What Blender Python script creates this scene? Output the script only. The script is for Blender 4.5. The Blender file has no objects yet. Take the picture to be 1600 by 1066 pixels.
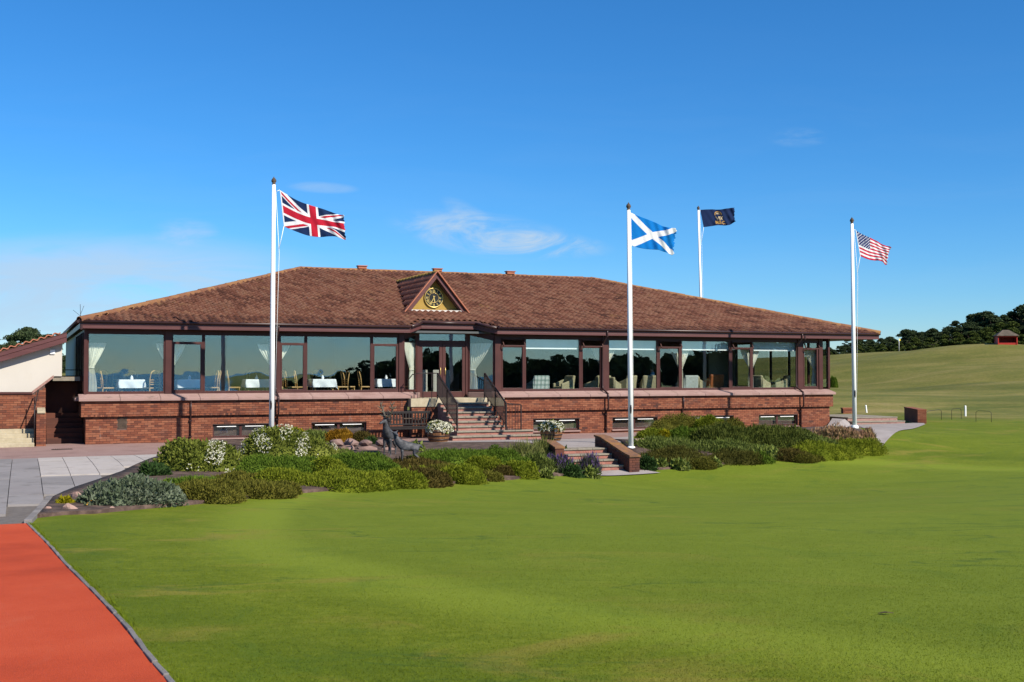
import bpy, bmesh, math, random
import numpy as np
from mathutils import Vector, Matrix

scene = bpy.context.scene
COL = scene.collection
R = math.radians
rng = np.random.default_rng(7)
random.seed(7)

# ------------------------------------------------------------------ camera, sky, sun, exposure
EYE = 2.45
FPX = 1800.0            # focal length of the 1600 px wide photograph, in pixels
PITCH = math.atan(49 / 1800)
cam_d = bpy.data.cameras.new('camera')
cam = bpy.data.objects.new('camera', cam_d)
COL.objects.link(cam)
cam.location = (0, 0, EYE)
cam.rotation_euler = (R(90) + PITCH, 0, 0)
cam_d.sensor_width = 36
cam_d.lens = 36 * FPX / 1600
cam_d.clip_start = .1
cam_d.clip_end = 6000
scene.camera = cam

SUN_EL, SUN_AZ = 38.0, 50.0      # azimuth: degrees from straight behind the camera towards the right
sdir = Vector((math.cos(R(SUN_EL)) * math.sin(R(SUN_AZ)), -math.cos(R(SUN_EL)) * math.cos(R(SUN_AZ)), math.sin(R(SUN_EL))))
sun_d = bpy.data.lights.new('sun', 'SUN')
sun_d.energy = 4.6
sun_d.angle = R(.53)
sun_d.color = (1, .93, .82)
sun = bpy.data.objects.new('sun', sun_d)
COL.objects.link(sun)
sun.rotation_euler = sdir.to_track_quat('Z', 'Y').to_euler()
sun.location = (30, -20, 40)

world = bpy.data.worlds.new('World')
scene.world = world
world.use_nodes = True
wn, wl = world.node_tree.nodes, world.node_tree.links
wn.clear()


def wnode(t, **kw):
    n = wn.new(t)
    for k, v in kw.items():
        setattr(n, k, v)
    return n


def wmath(op, a, b=None, c=None, clamp=False):
    n = wnode('ShaderNodeMath', operation=op, use_clamp=clamp)
    for i, v in enumerate((a, b, c)):
        if v is None:
            continue
        if isinstance(v, (int, float)):
            n.inputs[i].default_value = v
        else:
            wl.new(v, n.inputs[i])
    return n.outputs[0]


sky = wnode('ShaderNodeTexSky', sky_type='NISHITA')
sky.sun_disc = False
sky.sun_elevation = R(SUN_EL)
sky.sun_rotation = R(180 - SUN_AZ)
sky.altitude = 0
sky.air_density = .9
sky.dust_density = 0
sky.ozone_density = 8.0
# richer colour over the whole sky
grey = wnode('ShaderNodeRGBToBW')
wl.new(sky.outputs[0], grey.inputs[0])
rich = wnode('ShaderNodeMix', data_type='RGBA')
rich.clamp_factor = False
rich.inputs['Factor'].default_value = 1.54
wl.new(grey.outputs[0], rich.inputs['A'])
wl.new(sky.outputs[0], rich.inputs['B'])
tc = wnode('ShaderNodeTexCoord')
sep = wnode('ShaderNodeSeparateXYZ')
wl.new(tc.outputs['Generated'], sep.inputs[0])
VX, VY, VZ = sep.outputs
ysafe = wmath('MAXIMUM', wmath('ABSOLUTE', VY), .08)
AZ = wmath('DIVIDE', VX, ysafe)
EL = wmath('DIVIDE', VZ, ysafe)
front = wmath('GREATER_THAN', VY, .05)


def wnoise(sx, sy, off, scale, detail=6, rough=.6, dist=.4):
    cmb = wnode('ShaderNodeCombineXYZ')
    wl.new(wmath('MULTIPLY', AZ, sx), cmb.inputs[0])
    wl.new(wmath('MULTIPLY', EL, sy), cmb.inputs[1])
    cmb.inputs[2].default_value = off
    nz = wnode('ShaderNodeTexNoise')
    nz.inputs['Scale'].default_value = scale
    nz.inputs['Detail'].default_value = detail
    nz.inputs['Roughness'].default_value = rough
    nz.inputs['Distortion'].default_value = dist
    wl.new(cmb.outputs[0], nz.inputs['Vector'])
    return nz.outputs['Fac']


def smooth(v, a, b):
    n = wnode('ShaderNodeMapRange', interpolation_type='SMOOTHSTEP')
    n.inputs['From Min'].default_value = a
    n.inputs['From Max'].default_value = b
    wl.new(v, n.inputs['Value'])
    return n.outputs[0]


def blob(ax, ex, rx, ry, tilt=0.0):
    dx = wmath('SUBTRACT', AZ, ax)
    dy = wmath('SUBTRACT', wmath('SUBTRACT', EL, ex), wmath('MULTIPLY', dx, tilt))
    d = wmath('ADD', wmath('POWER', wmath('DIVIDE', dx, rx), 2), wmath('POWER', wmath('DIVIDE', dy, ry), 2))
    return smooth(d, 1.0, .05)


n1 = wnoise(1, 3.0, 3.1, 14.0, 8, .66, .9)
n2 = wnoise(1, 6.0, 8.4, 5.0, 7, .62, .8)
wisp = smooth(n1, .36, .68)
veil = smooth(n2, .40, .72)
wisp2 = smooth(n1, .32, .68)
cl = wmath('MULTIPLY', wmath('MULTIPLY', blob(-.018, .119, .098, .022, -.13), wisp2), .85)
cl = wmath('ADD', cl, wmath('MULTIPLY', wmath('MULTIPLY', blob(.035, .111, .058, .013, -.08), wisp2), .6))
cl = wmath('ADD', cl, wmath('MULTIPLY', wmath('MULTIPLY', blob(-.035, .136, .03, .012, -.5), wisp), .3))
cl = wmath('ADD', cl, wmath('MULTIPLY', wmath('MULTIPLY', blob(-.40, .070, .27, .056, .04), smooth(n2, .18, .60)), .80))
cl = wmath('ADD', cl, wmath('MULTIPLY', wmath('MULTIPLY', blob(-.285, .122, .034, .015), wisp), .45))
cl = wmath('ADD', cl, wmath('MULTIPLY', wmath('MULTIPLY', blob(-.165, .161, .035, .006, -.05), wisp), .35))
cl = wmath('ADD', cl, wmath('MULTIPLY', wmath('MULTIPLY', blob(.25, .205, .03, .01), wisp), .2))
cl = wmath('ADD', cl, wmath('MULTIPLY', wmath('MULTIPLY', blob(.32, .045, .07, .02), veil), .3))
cl = wmath('MULTIPLY', cl, front)
low = wmath('MULTIPLY', wmath('MULTIPLY', smooth(EL, .36, .0), veil), .05)
cl = wmath('ADD', cl, low, clamp=True)
mixc = wnode('ShaderNodeMix', data_type='RGBA')
wl.new(cl, mixc.inputs['Factor'])
wl.new(rich.outputs['Result'], mixc.inputs['A'])
mixc.inputs['B'].default_value = (4.3, 5.7, 7.3, 1)
bg = wnode('ShaderNodeBackground')
bg.inputs['Strength'].default_value = .069
wl.new(mixc.outputs['Result'], bg.inputs['Color'])
wo = wnode('ShaderNodeOutputWorld')
wl.new(bg.outputs[0], wo.inputs[0])

scene.view_settings.view_transform = 'Standard'
scene.view_settings.look = 'None'
scene.view_settings.exposure = .75
scene.view_settings.gamma = 1
scene.view_settings.use_curve_mapping = False
scene.cycles.max_bounces = 8
scene.cycles.transparent_max_bounces = 16

# ------------------------------------------------------------------ helpers


class MB:
    """collects simple shapes and links them as one mesh object"""

    def __init__(self):
        self.v, self.f, self.mi, self.sm = [], [], [], []

    def add(self, vs, fs, mi=0, smooth=False):
        o = len(self.v)
        self.v += [tuple(p) for p in vs]
        for f in fs:
            self.f.append(tuple(i + o for i in f))
            self.mi.append(mi)
            self.sm.append(smooth)
        return self

    def box(self, c, s, rz=0.0, mi=0, M=None):
        hx, hy, hz = s[0] / 2, s[1] / 2, s[2] / 2
        vs = [Vector((x, y, z)) for z in (-hz, hz) for x, y in ((-hx, -hy), (hx, -hy), (hx, hy), (-hx, hy))]
        m = Matrix.Translation(c) @ (M if M is not None else Matrix.Rotation(rz, 4, 'Z'))
        return self.add([m @ p for p in vs], [(3, 2, 1, 0), (4, 5, 6, 7), (0, 1, 5, 4), (1, 2, 6, 5), (2, 3, 7, 6), (3, 0, 4, 7)], mi)

    def b2(self, a, b, mi=0):
        a, b = Vector(a), Vector(b)
        return self.box((a + b) / 2, [abs(x) for x in (b - a)], mi=mi)

    def bar(self, p, q, w, h, mi=0):
        p, q = Vector(p), Vector(q)
        d = q - p
        up = Vector((0, 0, 1)) if abs(d.normalized().z) < .98 else Vector((0, 1, 0))
        x = d.normalized()
        y = up.cross(x).normalized()
        z = x.cross(y)
        M = Matrix((x, y, z)).transposed().to_4x4()
        return self.box((p + q) / 2, (d.length, w, h), mi=mi, M=M)

    def prism(self, poly, off, mi=0):
        n = len(poly)
        poly = [Vector(p) for p in poly]
        off = Vector(off)
        vs = poly + [p + off for p in poly]
        fs = [tuple(reversed(range(n))), tuple(range(n, 2 * n))] + [(i, (i + 1) % n, n + (i + 1) % n, n + i) for i in range(n)]
        return self.add(vs, fs, mi)

    def tube(self, path, r, n=8, mi=0, smooth=True, closed=False):
        path = [Vector(p) for p in path]
        k = len(path)
        rs = [r] * k if isinstance(r, (int, float)) else list(r)
        vs = []
        prev = None
        for i, p in enumerate(path):
            if closed:
                d = path[(i + 1) % k] - path[i - 1]
            else:
                d = path[min(i + 1, k - 1)] - path[max(i - 1, 0)]
            d = d.normalized()
            if prev is None:
                a = Vector((0, 0, 1)) if abs(d.z) < .9 else Vector((1, 0, 0))
                x = a.cross(d).normalized()
            else:
                x = (prev - d * prev.dot(d)).normalized()
            prev = x
            y = d.cross(x)
            for j in range(n):
                t = 2 * math.pi * j / n
                vs.append(p + (x * math.cos(t) + y * math.sin(t)) * rs[i])
        fs = []
        m = k if closed else k - 1
        for i in range(m):
            for j in range(n):
                a, b = i * n + j, i * n + (j + 1) % n
                c, d2 = ((i + 1) % k) * n + (j + 1) % n, ((i + 1) % k) * n + j
                fs.append((a, b, c, d2))
        self.add(vs, fs, mi, smooth)
        if not closed:
            o = len(self.v) - len(vs)
            self.f += [tuple(o + j for j in reversed(range(n))), tuple(o + (k - 1) * n + j for j in range(n))]
            self.mi += [mi, mi]
            self.sm += [False, False]
        return self

    def lathe(self, prof, c=(0, 0, 0), n=20, mi=0, smooth=True):
        c = Vector(c)
        vs = [c + Vector((r * math.cos(2 * math.pi * j / n), r * math.sin(2 * math.pi * j / n), z)) for r, z in prof for j in range(n)]
        fs = [(i * n + j, i * n + (j + 1) % n, (i + 1) * n + (j + 1) % n, (i + 1) * n + j) for i in range(len(prof) - 1) for j in range(n)]
        return self.add(vs, fs, mi, smooth)

    def mesh(self, name, mats):
        me = bpy.data.meshes.new(name)
        me.from_pydata(self.v, [], self.f)
        for m in (mats if isinstance(mats, (list, tuple)) else [mats]):
            me.materials.append(m)
        me.polygons.foreach_set('material_index', self.mi)
        me.polygons.foreach_set('use_smooth', self.sm)
        me.update()
        return me

    def obj(self, name, mats, parent=None, loc=(0, 0, 0), rz=0.0, bevel=0):
        return link(name, self.mesh(name, mats), parent, loc, rz, bevel)


def link(name, me, parent=None, loc=(0, 0, 0), rz=0.0, bevel=0):
    o = bpy.data.objects.new(name, me)
    COL.objects.link(o)
    o.location = loc
    o.rotation_euler = (0, 0, rz)
    if parent:
        o.parent = parent
    if bevel:
        b = o.modifiers.new('bevel', 'BEVEL')
        b.width = bevel
        b.segments = 2
        b.limit_method = 'ANGLE'
    return o


def tag(o, label=None, cat=None, group=None, kind=None):
    for k, v in (('label', label), ('category', cat), ('group', group), ('kind', kind)):
        if v:
            o[k] = v
    return o


def thing(name, label, cat, loc=(0, 0, 0), rz=0.0, group=None):
    o = bpy.data.objects.new(name, None)
    COL.objects.link(o)
    o.location = loc
    o.rotation_euler = (0, 0, rz)
    o.empty_display_size = .2
    return tag(o, label, cat, group)


def copy_tree(o, parent=None):
    c = o.copy()
    COL.objects.link(c)
    if parent:
        c.parent = parent
    for ch in list(o.children):
        copy_tree(ch, c)
    return c


def place_copy(proto, loc, rz, label, sc=1.0):
    c = copy_tree(proto)
    c.location = loc
    c.rotation_euler = (0, 0, rz)
    c.scale = (sc, sc, sc)
    c['label'] = label
    return c


def np_mesh(name, V, F, mats, mi=None, smooth=False):
    """V (n,3), F (m,4) arrays"""
    me = bpy.data.meshes.new(name)
    k = F.shape[1]
    me.vertices.add(len(V))
    me.vertices.foreach_set('co', V.astype(np.float32).ravel())
    me.loops.add(F.size)
    me.loops.foreach_set('vertex_index', F.astype(np.int32).ravel())
    me.polygons.add(len(F))
    me.polygons.foreach_set('loop_start', np.arange(0, F.size, k, dtype=np.int32))
    for m in (mats if isinstance(mats, (list, tuple)) else [mats]):
        me.materials.append(m)
    if mi is not None:
        me.polygons.foreach_set('material_index', mi.astype(np.int32))
    me.polygons.foreach_set('use_smooth', np.full(len(F), smooth))
    me.update(calc_edges=True)
    me.validate()
    return me


# ------------------------------------------------------------------ materials


def nmath(nt, op, a, b=None):
    n = nt.nodes.new('ShaderNodeMath')
    n.operation = op
    for i, v in enumerate((a, b)):
        if v is None:
            continue
        if isinstance(v, (int, float)):
            n.inputs[i].default_value = v
        else:
            nt.links.new(v, n.inputs[i])
    return n.outputs[0]


def nnoise(nt, vec, scale, detail=4, rough=.55, dist=0.0):
    n = nt.nodes.new('ShaderNodeTexNoise')
    n.inputs['Scale'].default_value = scale
    n.inputs['Detail'].default_value = detail
    n.inputs['Roughness'].default_value = rough
    n.inputs['Distortion'].default_value = dist
    if vec is not None:
        nt.links.new(vec, n.inputs['Vector'])
    return n.outputs['Fac']


def nramp(nt, fac, stops):
    n = nt.nodes.new('ShaderNodeValToRGB')
    e = n.color_ramp.elements
    while len(e) < len(stops):
        e.new(.5)
    for i, (p, c) in enumerate(stops):
        e[i].position = p
        e[i].color = (c[0], c[1], c[2], 1)
    nt.links.new(fac, n.inputs[0])
    return n.outputs[0]


def nmix(nt, fac, a, b, mode='MIX'):
    n = nt.nodes.new('ShaderNodeMix')
    n.data_type = 'RGBA'
    n.blend_type = mode
    for sock, v in (('Factor', fac), ('A', a), ('B', b)):
        if isinstance(v, (int, float)):
            n.inputs[sock].default_value = v
        elif isinstance(v, tuple):
            n.inputs[sock].default_value = (v[0], v[1], v[2], 1)
        else:
            nt.links.new(v, n.inputs[sock])
    return n.outputs['Result']


def nsmooth(nt, v, a, b):
    n = nt.nodes.new('ShaderNodeMapRange')
    n.interpolation_type = 'SMOOTHSTEP'
    n.inputs['From Min'].default_value = a
    n.inputs['From Max'].default_value = b
    nt.links.new(v, n.inputs['Value'])
    return n.outputs[0]


def newmat(name):
    m = bpy.data.materials.new(name)
    m.use_nodes = True
    nt = m.node_tree
    p = nt.nodes['Principled BSDF']
    return m, nt, p


def coords(nt, world_space=False, stretch=None):
    if world_space:
        v = nt.nodes.new('ShaderNodeNewGeometry').outputs['Position']
    else:
        v = nt.nodes.new('ShaderNodeTexCoord').outputs['Object']
    if stretch:
        mp = nt.nodes.new('ShaderNodeMapping')
        mp.inputs['Scale'].default_value = stretch
        nt.links.new(v, mp.inputs[0])
        v = mp.outputs[0]
    return v


def pmat(name, cols, scale=3.0, rough=.8, bump=0.0, bscale=60.0, island=0.0, spec=.3, metallic=0.0, world_space=False, stretch=None, detail=5):
    """surface whose colour wanders between cols by noise and, with island > 0, from piece to piece"""
    m, nt, p = newmat(name)
    vec = coords(nt, world_space, stretch)
    f = nnoise(nt, vec, scale, detail, .6)
    f = nsmooth(nt, f, .25, .75)
    if island:
        g = nt.nodes.new('ShaderNodeNewGeometry').outputs['Random Per Island']
        r = nt.nodes.new('ShaderNodeObjectInfo').outputs['Random']
        q = nmath(nt, 'FRACT', nmath(nt, 'ADD', g, r))
        f = nmath(nt, 'ADD', nmath(nt, 'MULTIPLY', f, 1 - island), nmath(nt, 'MULTIPLY', q, island))
    c = nramp(nt, f, [(i / max(1, len(cols) - 1), cc) for i, cc in enumerate(cols)])
    nt.links.new(c, p.inputs['Base Color'])
    p.inputs['Roughness'].default_value = rough
    p.inputs['Specular IOR Level'].default_value = spec
    p.inputs['Metallic'].default_value = metallic
    if bump:
        b = nt.nodes.new('ShaderNodeBump')
        b.inputs['Strength'].default_value = bump
        b.inputs['Distance'].default_value = .02
        nt.links.new(nnoise(nt, vec, bscale, 4, .6), b.inputs['Height'])
        nt.links.new(b.outputs[0], p.inputs['Normal'])
    return m


def leafmat(name, cols, trans=.25):
    m, nt, p = newmat(name)
    nt.nodes.remove(p)
    g = nt.nodes.new('ShaderNodeNewGeometry').outputs['Random Per Island']
    nz = nsmooth(nt, nnoise(nt, coords(nt), 2.2, 3), .3, .7)
    f = nmath(nt, 'ADD', nmath(nt, 'MULTIPLY', g, .6), nmath(nt, 'MULTIPLY', nz, .4))
    c = nramp(nt, f, [(i / max(1, len(cols) - 1), cc) for i, cc in enumerate(cols)])
    d = nt.nodes.new('ShaderNodeBsdfDiffuse')
    t = nt.nodes.new('ShaderNodeBsdfTranslucent')
    nt.links.new(c, d.inputs[0])
    nt.links.new(c, t.inputs[0])
    mx = nt.nodes.new('ShaderNodeMixShader')
    mx.inputs[0].default_value = trans
    nt.links.new(d.outputs[0], mx.inputs[1])
    nt.links.new(t.outputs[0], mx.inputs[2])
    nt.links.new(mx.outputs[0], nt.nodes['Material Output'].inputs[0])
    return m


def glassmat(name, tint, refl, wav=.02):
    m, nt, p = newmat(name)
    nt.nodes.remove(p)
    tr = nt.nodes.new('ShaderNodeBsdfTransparent')
    tr.inputs[0].default_value = (*tint, 1)
    gl = nt.nodes.new('ShaderNodeBsdfGlossy')
    gl.inputs['Roughness'].default_value = .004
    gl.inputs['Color'].default_value = (.86, .98, 1.0, 1)
    b = nt.nodes.new('ShaderNodeBump')
    b.inputs['Strength'].default_value = wav
    b.inputs['Distance'].default_value = .1
    nt.links.new(nnoise(nt, coords(nt), 1.3, 1), b.inputs['Height'])
    nt.links.new(b.outputs[0], gl.inputs['Normal'])
    lw = nt.nodes.new('ShaderNodeLayerWeight')
    lw.inputs['Blend'].default_value = .5
    f = nmath(nt, 'ADD', nmath(nt, 'MULTIPLY', nmath(nt, 'POWER', lw.outputs['Facing'], 5), .9), refl + .04)
    mx = nt.nodes.new('ShaderNodeMixShader')
    nt.links.new(f, mx.inputs[0])
    nt.links.new(tr.outputs[0], mx.inputs[1])
    nt.links.new(gl.outputs[0], mx.inputs[2])
    nt.links.new(mx.outputs[0], nt.nodes['Material Output'].inputs[0])
    return m


M = {}
M['brick'] = pmat('brick', [(.056, .026, .021), (.148, .046, .025), (.198, .064, .032), (.245, .092, .048), (.096, .039, .030)], 1.1, .9, .5, 90, island=.75)
M['brick_pale'] = pmat('brick_pale', [(.20, .08, .06), (.30, .12, .09), (.36, .17, .13)], 2, .9, .4, 60, island=.5)
M['mortar'] = pmat('mortar', [(.085, .052, .042), (.135, .088, .072)], 6, .95, .4, 120)
M['coping'] = pmat('coping', [(.23, .135, .115), (.30, .19, .165), (.27, .175, .14)], 1.6, .85, .3, 80, island=.3)
M['cream_stone'] = pmat('cream_stone', [(.30, .25, .16), (.42, .36, .25)], 4, .9, .4, 60)
M['tread'] = pmat('tread', [(.17, .145, .11), (.27, .235, .18)], 6, .95, .5, 70, island=.3)
M['riser'] = pmat('riser', [(.20, .10, .085), (.32, .19, .155), (.24, .13, .11)], 7, .95, .5, 60)
M['roof_tile'] = pmat('roof_tile', [(.036, .018, .015), (.102, .042, .028), (.136, .058, .038), (.166, .082, .053), (.106, .052, .037)], .7, .95, .5, 40, island=.7, spec=.12)
M['roof_deck'] = pmat('roof_deck', [(.05, .025, .02), (.08, .035, .028)], 3, .95)
M['ridge_tile'] = pmat('ridge_tile', [(.14, .055, .035), (.20, .095, .045), (.26, .14, .05)], 2.5, .95, .5, 40, island=.5)
M['lichen_tile'] = pmat('lichen_tile', [(.17, .08, .03), (.27, .17, .04), (.30, .20, .05)], 4, .95, .5, 40, island=.4)
M['dormer_tile'] = pmat('dormer_tile', [(.27, .095, .052), (.34, .125, .072), (.39, .15, .088)], 2, .85, .3, 40, island=.5)
M['fascia'] = pmat('fascia', [(.082, .030, .028), (.112, .044, .042)], 2.0, .42, .05, 20, stretch=(.3, 6, 8))
M['frame'] = pmat('frame', [(.046, .013, .0105), (.066, .020, .016)], 2, .5, .05, 30)
M['soffit'] = pmat('soffit', [(.05, .025, .022), (.08, .04, .035)], 2, .7)
M['gutter'] = pmat('gutter', [(.03, .014, .013), (.045, .02, .018)], 3, .35)
M['gold'] = pmat('gold', [(.55, .38, .10), (.75, .55, .20)], 8, .35, metallic=.6)
M['mustard'] = pmat('mustard', [(.27, .17, .03), (.33, .21, .045)], 3, .7)
M['black'] = pmat('black', [(.008, .008, .008), (.014, .014, .014)], 5, .4)
M['iron'] = pmat('iron', [(.012, .008, .008), (.026, .015, .014)], 8, .45)
M['white'] = pmat('white', [(.82, .82, .79), (.87, .87, .85)], 2, .35)
M['lead'] = pmat('lead', [(.45, .42, .38), (.60, .57, .52)], 6, .8)
M['render'] = pmat('render', [(.46, .425, .37), (.50, .465, .405)], .6, .9, .15, 40)
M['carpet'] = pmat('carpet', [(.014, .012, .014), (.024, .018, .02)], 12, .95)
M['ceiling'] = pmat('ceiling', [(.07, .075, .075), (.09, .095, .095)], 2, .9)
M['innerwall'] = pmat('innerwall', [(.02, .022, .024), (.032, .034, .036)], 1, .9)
M['honey'] = pmat('honey', [(.42, .24, .08), (.56, .34, .13)], 8, .4, stretch=(1, 1, .2))
M['cloth'] = pmat('cloth', [(.78, .79, .80), (.83, .83, .84)], 4, .9)
M['curtain'] = pmat('curtain', [(.66, .63, .52), (.74, .71, .60)], 4, .9)
M['blind'] = pmat('blind', [(.50, .55, .55), (.58, .62, .62)], 2, .8)
M['cream_fabric'] = pmat('cream_fabric', [(.34, .29, .17), (.42, .36, .22)], 10, .95, .3, 120)
M['grey_fabric'] = pmat('grey_fabric', [(.36, .38, .34), (.44, .46, .42)], 10, .95, .3, 120)
M['rust_fabric'] = pmat('rust_fabric', [(.26, .075, .02), (.33, .10, .03)], 6, .5)
M['dark_wood'] = pmat('dark_wood', [(.008, .006, .0055), (.017, .012, .011)], 9, .6, .2, 40, stretch=(.3, 1, 1))
M['oak'] = pmat('oak', [(.13, .055, .02), (.22, .10, .04)], 8, .7, .3, 40, island=.6, stretch=(4, 4, .5))
M['bronze'] = pmat('bronze', [(.028, .028, .030), (.058, .058, .062), (.10, .10, .105)], 6, .6, .4, 40, metallic=.25, spec=.4)
M['antler'] = pmat('antler', [(.06, .05, .035), (.11, .09, .06)], 10, .6)
M['slab_pale'] = pmat('slab_pale', [(.33, .295, .265), (.40, .36, .33)], 1.2, .9, .2, 60, island=.5)
M['slab_grey'] = pmat('slab_grey', [(.165, .152, .145), (.235, .215, .205), (.20, .18, .172)], 1.2, .9, .2, 60, island=.7)
M['joint'] = pmat('joint', [(.10, .085, .075), (.15, .13, .11)], 9, .95)
M['apron'] = pmat('apron', [(.19, .115, .098), (.26, .168, .146), (.23, .14, .12)], .8, .95, .6, 30, world_space=True)
M['asphalt'] = pmat('asphalt', [(.23, .20, .185), (.30, .265, .25)], 1.2, .95, .4, 50, world_space=True)
M['kerb'] = pmat('kerb', [(.12, .11, .105), (.22, .20, .19)], 5, .95, .5, 60, island=.6)
M['soil'] = pmat('soil', [(.035, .022, .017), (.07, .045, .034), (.13, .085, .065)], 3.5, 1, 1.0, 14, world_space=True)
M['rock'] = pmat('rock', [(.20, .11, .09), (.33, .21, .17), (.27, .19, .16)], 3, .95, .8, 14, island=.4)
M['sandstone'] = pmat('sandstone', [(.15, .09, .075), (.25, .165, .14)], 3, .95, .6, 20, island=.5)
M['lichen_cap'] = pmat('lichen_cap', [(.11, .06, .04), (.17, .085, .045), (.26, .125, .03)], 7, .95, .6, 40, island=.3)
M['bark'] = pmat('bark', [(.05, .035, .025), (.10, .07, .05)], 6, .95, .6, 20)
M['skin'] = pmat('skin', [(.45, .27, .20), (.50, .30, .23)], 6, .6)
M['hair'] = pmat('hair', [(.02, .015, .012), (.035, .025, .02)], 30, .6)
M['jeans'] = pmat('jeans', [(.02, .03, .06), (.03, .04, .08)], 20, .9)
M['red_paint'] = pmat('red_paint', [(.34, .02, .012), (.42, .03, .018)], 3, .6)
M['shingle'] = pmat('shingle', [(.06, .05, .036), (.13, .10, .075)], 1.2, .95, .5, 10)
M['yellow'] = pmat('yellow', [(.75, .55, .03), (.8, .6, .05)], 3, .7)
M['side_glass'] = glassmat('side_glass', (.72, .74, .72), .04, 0)
M['glass'] = glassmat('glass', (.94, .97, .97), .082)
M['clear_glass'] = glassmat('clear_glass', (.96, .98, .98), .02, 0)
M['brick_shaded'] = pmat('brick_shaded', [(.045, .022, .02), (.10, .035, .022), (.14, .05, .03)], 1.5, .9, .5, 60, island=.6)  # brick with the shade of cheek walls and passage put into its colour


def stains(m, col, amount, stretch, scale, lo, hi):
    """washed-out streaks or dark growth over a finished material"""
    nt = m.node_tree
    p = nt.nodes['Principled BSDF']
    old = p.inputs['Base Color'].links[0].from_socket
    f = nsmooth(nt, nnoise(nt, coords(nt, True, stretch), scale, 6, .65), lo, hi)
    nt.links.new(nmix(nt, nmath(nt, 'MULTIPLY', f, amount), old, col), p.inputs['Base Color'])


stains(M['brick'], (.40, .30, .26), .55, (1, 1, .25), 2.2, .64, .76)
stains(M['brick'], (.05, .03, .025), .6, (.5, .5, 1), 1.3, .58, .75)
stains(M['coping'], (.13, .09, .07), .65, (1, 1, 2), 2.6, .55, .72)
stains(M['roof_tile'], (.20, .12, .05), .55, (1, 1, 1), 1.1, .60, .74)
stains(M['roof_tile'], (.055, .028, .021), .45, (1, 1, 1), .8, .55, .72)
stains(M['slab_pale'], (.20, .17, .15), .6, (1, 1, 1), 1.7, .52, .72)
stains(M['slab_grey'], (.11, .10, .09), .6, (1, 1, 1), 1.5, .52, .72)
stains(M['render'], (.42, .37, .29), .4, (1, 1, .4), 1.4, .55, .75)

# ------------------------------------------------------------------ where things stand
CY, SY = math.cos(R(23)), math.sin(R(23))
EX, EY = -14.6, 38.9                       # left front corner of the eaves


def W(s, t, z=0.0):
    """clubhouse coordinates (along the front, into the building, up) to world"""
    return Vector((EX + s * CY - t * SY, EY + s * SY + t * CY, z))


def s_at(px, t):
    k = (px - 800) / FPX
    return (k * (EY + t * CY) - EX + t * SY) / (CY - k * SY)


def ray(px, py):
    u, v = (px - 800) / FPX, (533 - py) / FPX
    d = Vector((u, math.cos(PITCH) - v * math.sin(PITCH), math.sin(PITCH) + v * math.cos(PITCH)))
    return d / d.y


def at(px, py, Y):
    d = ray(px, py)
    return Vector((d.x * Y, Y, EYE + d.z * Y))


CP = [(0, 0, .85), (0, 6, .55), (-4, 7, .5), (5, 7, .45), (10, 8, .4), (-9, 8, .45), (-13, 10, .3), (-7.8, 18.5, 0), (-12, 18, 0), (-17, 20, 0),
      (0, 14, .15), (6, 14, .05), (13, 15, .05), (-4, 18, -.02), (0, 22, -.22), (8, 24, -.28), (16, 25, -.2), (-5.2, 25.4, -.2), (-1.6, 29, -.36),
      (.8, 32.2, -.5), (3.2, 36.0, -.61), (2.0, 35.6, -.6), (4.4, 36.4, -.6), (8, 37.6, -.52), (13, 40.4, -.36), (17, 43, -.2), (21, 46, -.1), (30, 52, 0),
      (27, 34, -.25), (32, 20, -.2), (-10, 24, 0), (-8.5, 27, .02), (-7, 31, .15), (-9, 33, .08), (-6.2, 33.5, .22), (-3.6, 36, .02), (-1, 35.5, -.02),
      (6.5, 40.5, .1), (9.5, 43.2, .3), (13.5, 45.5, .25), (11, 42.5, .1), (5.2, 39.3, -.05)]
CP += [(W(s, t).x, W(s, t).y, 0) for s, t in ((0, -1), (0, -4), (4, -1.2), (4, -5.5), (8, -.8), (11, -1), (11, -4), (14, -3), (14, -6), (16, -4.5), (16, -7), (19, -1), (19, -4.5),
                                              (24, -.6), (29, -.6), (33, -1.5), (35, 1), (37, 4), (5, 8), (15, 8), (28, 8), (15, 18), (33, 14), (-4, 3), (-6, -6))]
CP += [(-26, 22, .1), (-24, 40, .2), (40, 45, .05)]
CPa = np.array(CP)


def _k(r2):
    return np.where(r2 > 0, .5 * r2 * np.log(np.maximum(r2, 1e-12)), 0)


_n = len(CPa)
_D2 = ((CPa[:, None, :2] - CPa[None, :, :2]) ** 2).sum(-1)
_A = np.zeros((_n + 3, _n + 3))
_A[:_n, :_n] = _k(_D2) + np.eye(_n) * .4
_A[:_n, _n] = 1
_A[:_n, _n + 1:] = CPa[:, :2]
_A[_n:, :_n] = _A[:_n, _n:].T
_b = np.zeros(_n + 3)
_b[:_n] = CPa[:, 2]
_S = np.linalg.solve(_A, _b)


def sstep(x):
    x = np.clip(x, 0, 1)
    return x * x * (3 - 2 * x)


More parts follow.
